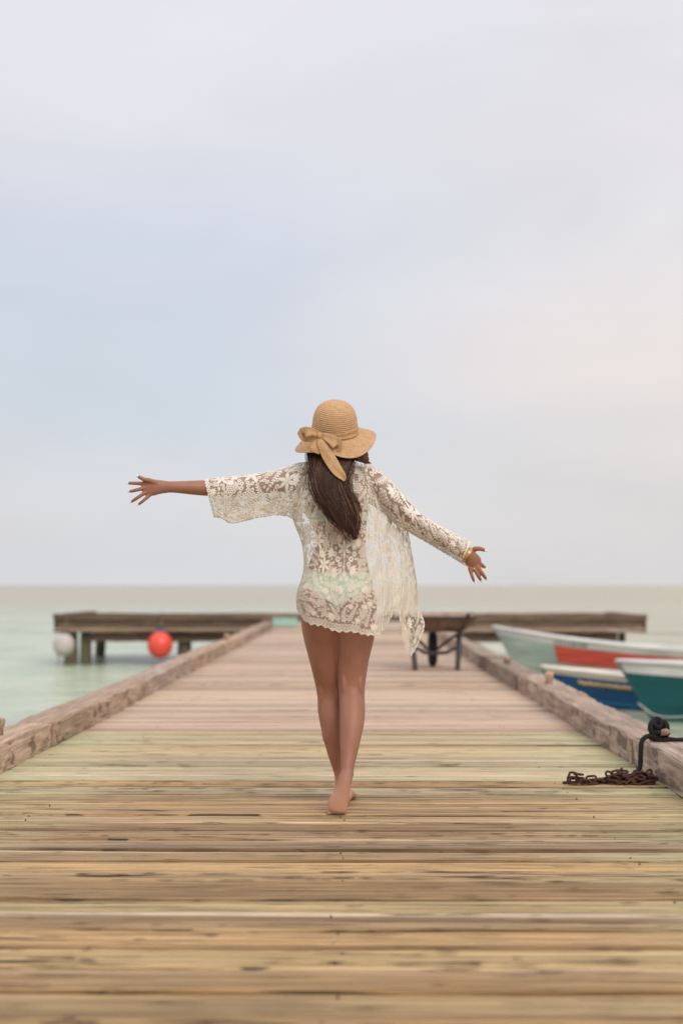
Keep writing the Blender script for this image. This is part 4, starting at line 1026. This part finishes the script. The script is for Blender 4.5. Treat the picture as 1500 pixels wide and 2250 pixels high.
for c in range(185):                       # locks: neighbouring strands share their wave
    a0 = hr.uniform(-1.75, 1.75); ph0 = .9 * a0 + hr.gauss(0, .7); base = min(1, max(0, hr.gauss(.38, .24) + .16 * (a0 > .5))); e0 = 1.06 - .34 * (abs(a0 - .7) / 2.4) ** 1.2 - abs(hr.gauss(0, .09)); w0 = hr.uniform(.6, 2.6)
    for s in range(11):
        strand(HS, a0 + hr.gauss(0, .05), hr.uniform(.9, 1.16), .08, e0 + hr.uniform(-.07, .05), hr.uniform(.0007, .0017), min(1, max(0, base + hr.gauss(0, .16))), w0, ph0 + hr.gauss(0, .25))
WS = [(750, 965, 6.03, 28, .03), (770, 988, 5.965, 30, .03), (784, 1003, 5.955, 21, .024), (797, 1013, 5.955, 10, .012), (809, 1018.5, 5.96, 4, .006)]
for c in range(330):
    strand(WS, hr.uniform(-1.7, 1.7), hr.uniform(.7, 1.1), 0, hr.uniform(.74, 1.04), hr.uniform(.0006, .0013), min(1, max(0, hr.gauss(.85, .15))), .6, hr.uniform(0, 6.28), 10)
for c in range(110):                       # loose locks and stray hairs
    a0, e0, w0, ph0 = hr.uniform(-1.8, 1.8), hr.uniform(.6, 1.12), hr.uniform(1.5, 4.0), hr.uniform(0, 6.28)
    for s in range(hr.choice((1, 1, 3, 5))): strand(HS, a0 + hr.gauss(0, .03), 1.22, .2, e0 + hr.gauss(0, .03), hr.uniform(.0004, .0008), hr.uniform(.3, .95), w0, ph0 + hr.gauss(0, .12))
ho = hb.build('hair', M['hair'])
at_ = ho.data.attributes.new('shade', 'FLOAT', 'POINT'); at_.data.foreach_set('value', shade)
child(ho, person)

# ---------------------------------------------------------------- straw hat
M['straw'] = plain('straw_braid', (.57, .35, .19), .75, .25, noise=.12, nscale=60, bump=.3, bscale=260)
M['ribbon'] = plain('tan_ribbon', (.53, .315, .155), .6, .3, noise=.13, nscale=45, bump=.35, bscale=220)
hat = child(empty('straw_hat', tuple(at(735, 948, 6.0))), person)
HB = at(735, 946, 6.005)
HA = Matrix.Rotation(R(2.5), 3, 'Y') @ Matrix.Rotation(R(27), 3, 'X')
def hpart(o): o.parent = hat; o.location = -(Vector(hat.location) + Vector(person.location)); return o
def hp(r, th, h): return HB + HA @ Vector((r * math.sin(th), -r * math.cos(th), h))      # th = 0 faces the camera, + to the right
def revolve(prof, n, droop=None):
    vs = []; fs = []
    for r, h in prof:
        for k in range(n):
            th = 2 * math.pi * k / n; rr, hh = droop(r, th, h) if droop else (r, h); vs.append(hp(rr, th, hh))
    for i in range(len(prof) - 1):
        for k in range(n): fs.append((i * n + k, i * n + (k + 1) % n, (i + 1) * n + (k + 1) % n, (i + 1) * n + k))
    return vs, fs
base = [(.0925, -.008), (.0935, .012), (.0930, .035), (.0905, .058), (.0845, .080), (.0735, .100), (.057, .115), (.036, .1245), (.016, .128), (.0008, .1285)]
prof = []; nr = 24; per = 6
for i in range(nr * per + 1):
    t = i / (nr * per); q = cr(base, t * (len(base) - 1)); q2 = cr(base, min(t + .004, 1) * (len(base) - 1)); tx, ty = q2[0] - q[0], q2[1] - q[1]; l = math.hypot(tx, ty) or 1
    d = .0026 * abs(math.sin(math.pi * i / per)) ** .55 * min(1, (1 - t) * 6); prof.append((max(.0004, q[0] + ty / l * d), q[1] - tx / l * d))
vs, fs = revolve(prof, 72); o = hpart(mesh('crown', vs, fs, M['straw'])); md = o.modifiers.new('t', 'SOLIDIFY'); md.thickness = .002; md.offset = -1
def droop(r, th, h):
    f = max(0, (r - .0925) / .0775); side = math.sin(th); back = math.cos(th)
    dr = .026 * max(0, back) ** 1.5 + .075 * max(0, -side) ** 2 + .006 * max(0, side) ** 2 + .05 * max(0, side * back) + .03 * max(0, -back) ** 2
    dr += .006 * math.sin(3 * th + .6) * f
    rr = .0925 + (r - .0925) * (1 + .06 * max(0, side) - .08 * max(0, -side))
    return rr, h - dr * f ** 1.25 - .004 * f
prof = []; nr = 13
for i in range(nr * per + 1):
    t = i / (nr * per); prof.append((.0925 + .0775 * t, -.008 + -.001 + .0027 * abs(math.sin(math.pi * i / per)) ** .55))
vs, fs = revolve(prof, 96, droop); o = hpart(mesh('brim', vs, fs, M['straw'])); md = o.modifiers.new('t', 'SOLIDIFY'); md.thickness = .0022; md.offset = -1
# ribbon band round the crown, wider at the back right, pleated
vs = []; fs = []; n = 96; m = 9
for k in range(n):
    th = 2 * math.pi * k / n
    wid = .022 + .014 * max(0, math.sin(th - .1)) ** .8; lo = -.004
    for j in range(m):
        f = j / (m - 1); vs.append(hp(.0962 + .0014 * math.sin(f * 9 + th * 1.5) + .0008 * math.sin(th * 17) + .0045 * (1 - f) ** 3, th, lo + wid * f))
for k in range(n):
    for j in range(m - 1): fs.append((k * m + j, ((k + 1) % n) * m + j, ((k + 1) % n) * m + j + 1, k * m + j + 1))
o = hpart(mesh('ribbon_band', vs, fs, M['ribbon'])); md = o.modifiers.new('t', 'SOLIDIFY'); md.thickness = .0014; md.offset = 1
def ribbon(pts, name, pleat=.0025, np_=3, m=24, seed=0):
    """pts: (px, py, Y, half width px, roll) swept strip"""
    P = [cr(pts, i * (len(pts) - 1) / m) for i in range(m + 1)]; c = [at(p[0], p[1], p[2]) for p in P]; vs = []; fs = []; k = 11; r = random.Random(seed)
    for i in range(m + 1):
        t = (c[min(i + 1, m)] - c[max(i - 1, 0)]).normalized(); v = Vector((0, -1, 0)); s_ = t.cross(v)
        s_ = s_.normalized() if s_.length > .05 else Vector((1, 0, 0)); nrm = s_.cross(t); s2 = s_ * math.cos(P[i][4]) + nrm * math.sin(P[i][4]); n2 = s2.cross(t)
        hw = pm(P[i][3], P[i][2])
        for j in range(k):
            e = 2 * j / (k - 1) - 1
            vs.append(c[i] + s2 * e * hw + n2 * (pleat * math.sin(e * math.pi * np_ / 2 + i * .16 + seed) + .003 * e * e * math.sin(i * .3 + seed)))
    for i in range(m):
        for j in range(k - 1): fs.append((i * k + j, i * k + j + 1, (i + 1) * k + j + 1, (i + 1) * k + j))
    o = hpart(mesh(name, vs, fs, M['ribbon'])); md = o.modifiers.new('t', 'SOLIDIFY'); md.thickness = .0012
    return o
yb = 5.885
ribbon([(702, 957, yb - .006, 5, 0), (706, 972, yb - .014, 9, .1), (716, 995, yb - .022, 12.5, -.15), (729, 1015, yb - .028, 13.5, .1), (742, 1035, yb - .03, 12, .2), (753, 1048, yb - .028, 7.5, .1), (756.5, 1057, yb - .026, 1.5, 0)], 'ribbon_tail', .002, 2, seed=1)
ribbon([(700, 958, yb, 5, 0), (698, 970, yb - .006, 9, 0), (694, 985, yb - .01, 12, .1), (690, 994, yb - .01, 11.5, .1)], 'ribbon_tail', .0025, 2, seed=2)
ribbon([(700, 957, yb - .006, 5, 0), (688, 950, yb - .02, 9, .1), (674, 949, yb - .022, 12, 0), (664.5, 952, yb - .006, 11.5, .3), (672, 960, yb + .012, 11, 0), (688, 963, yb + .008, 8, 0), (701, 958, yb + .002, 5, 0)], 'ribbon_loop', .002, 2, seed=3)
ribbon([(703, 956, yb - .006, 5, 0), (716, 960, yb - .018, 8, 0), (731, 968, yb - .024, 12, .1), (741, 978, yb - .018, 13, .2), (736, 980, yb + .004, 11, 0), (720, 968, yb + .002, 8, 0), (704, 958, yb, 5, 0)], 'ribbon_loop', .002, 2, seed=4)
b = MB(); b.ball(at(702, 957, yb - .012), (.0115, .009, .013), 14, 10); hpart(b.build('ribbon_knot', M['ribbon']))

# ---------------------------------------------------------------- jewellery
M['gold'] = plain('brushed_gold', (.80, .48, .19), .28, metal=1, noise=.06, bump=0)
wc = at(1025.5, 1219.5, 6.0); ax = (at(1040, 1229, 6.0) - at(1012, 1210, 6.0)).normalized()
e1 = ax.orthogonal().normalized(); e2 = ax.cross(e1)
for k, d in enumerate((-.005, .0, .005)):
    b = MB(); cc = wc + ax * d + Vector((.0, -.002, .001 * k)); b.tube([cc + (e1 * math.cos(6.2832 * i / 40) + e2 * math.sin(6.2832 * i / 40)) * .0335 for i in range(40)], .0023, 8, closed=True)
    child(b.build('bangle', M['gold']), person)
rc = at(1039.5, 1250, 6.016); t = (at(1048, 1262, 6.016) - at(1040, 1247, 6.015)).normalized(); e1 = t.orthogonal().normalized(); e2 = t.cross(e1)
b = MB(); b.tube([rc + (e1 * math.cos(6.2832 * i / 24) + e2 * math.sin(6.2832 * i / 24)) * .0098 for i in range(24)], .0016, 8, closed=True); child(b.build('finger_ring', M['gold']), person)
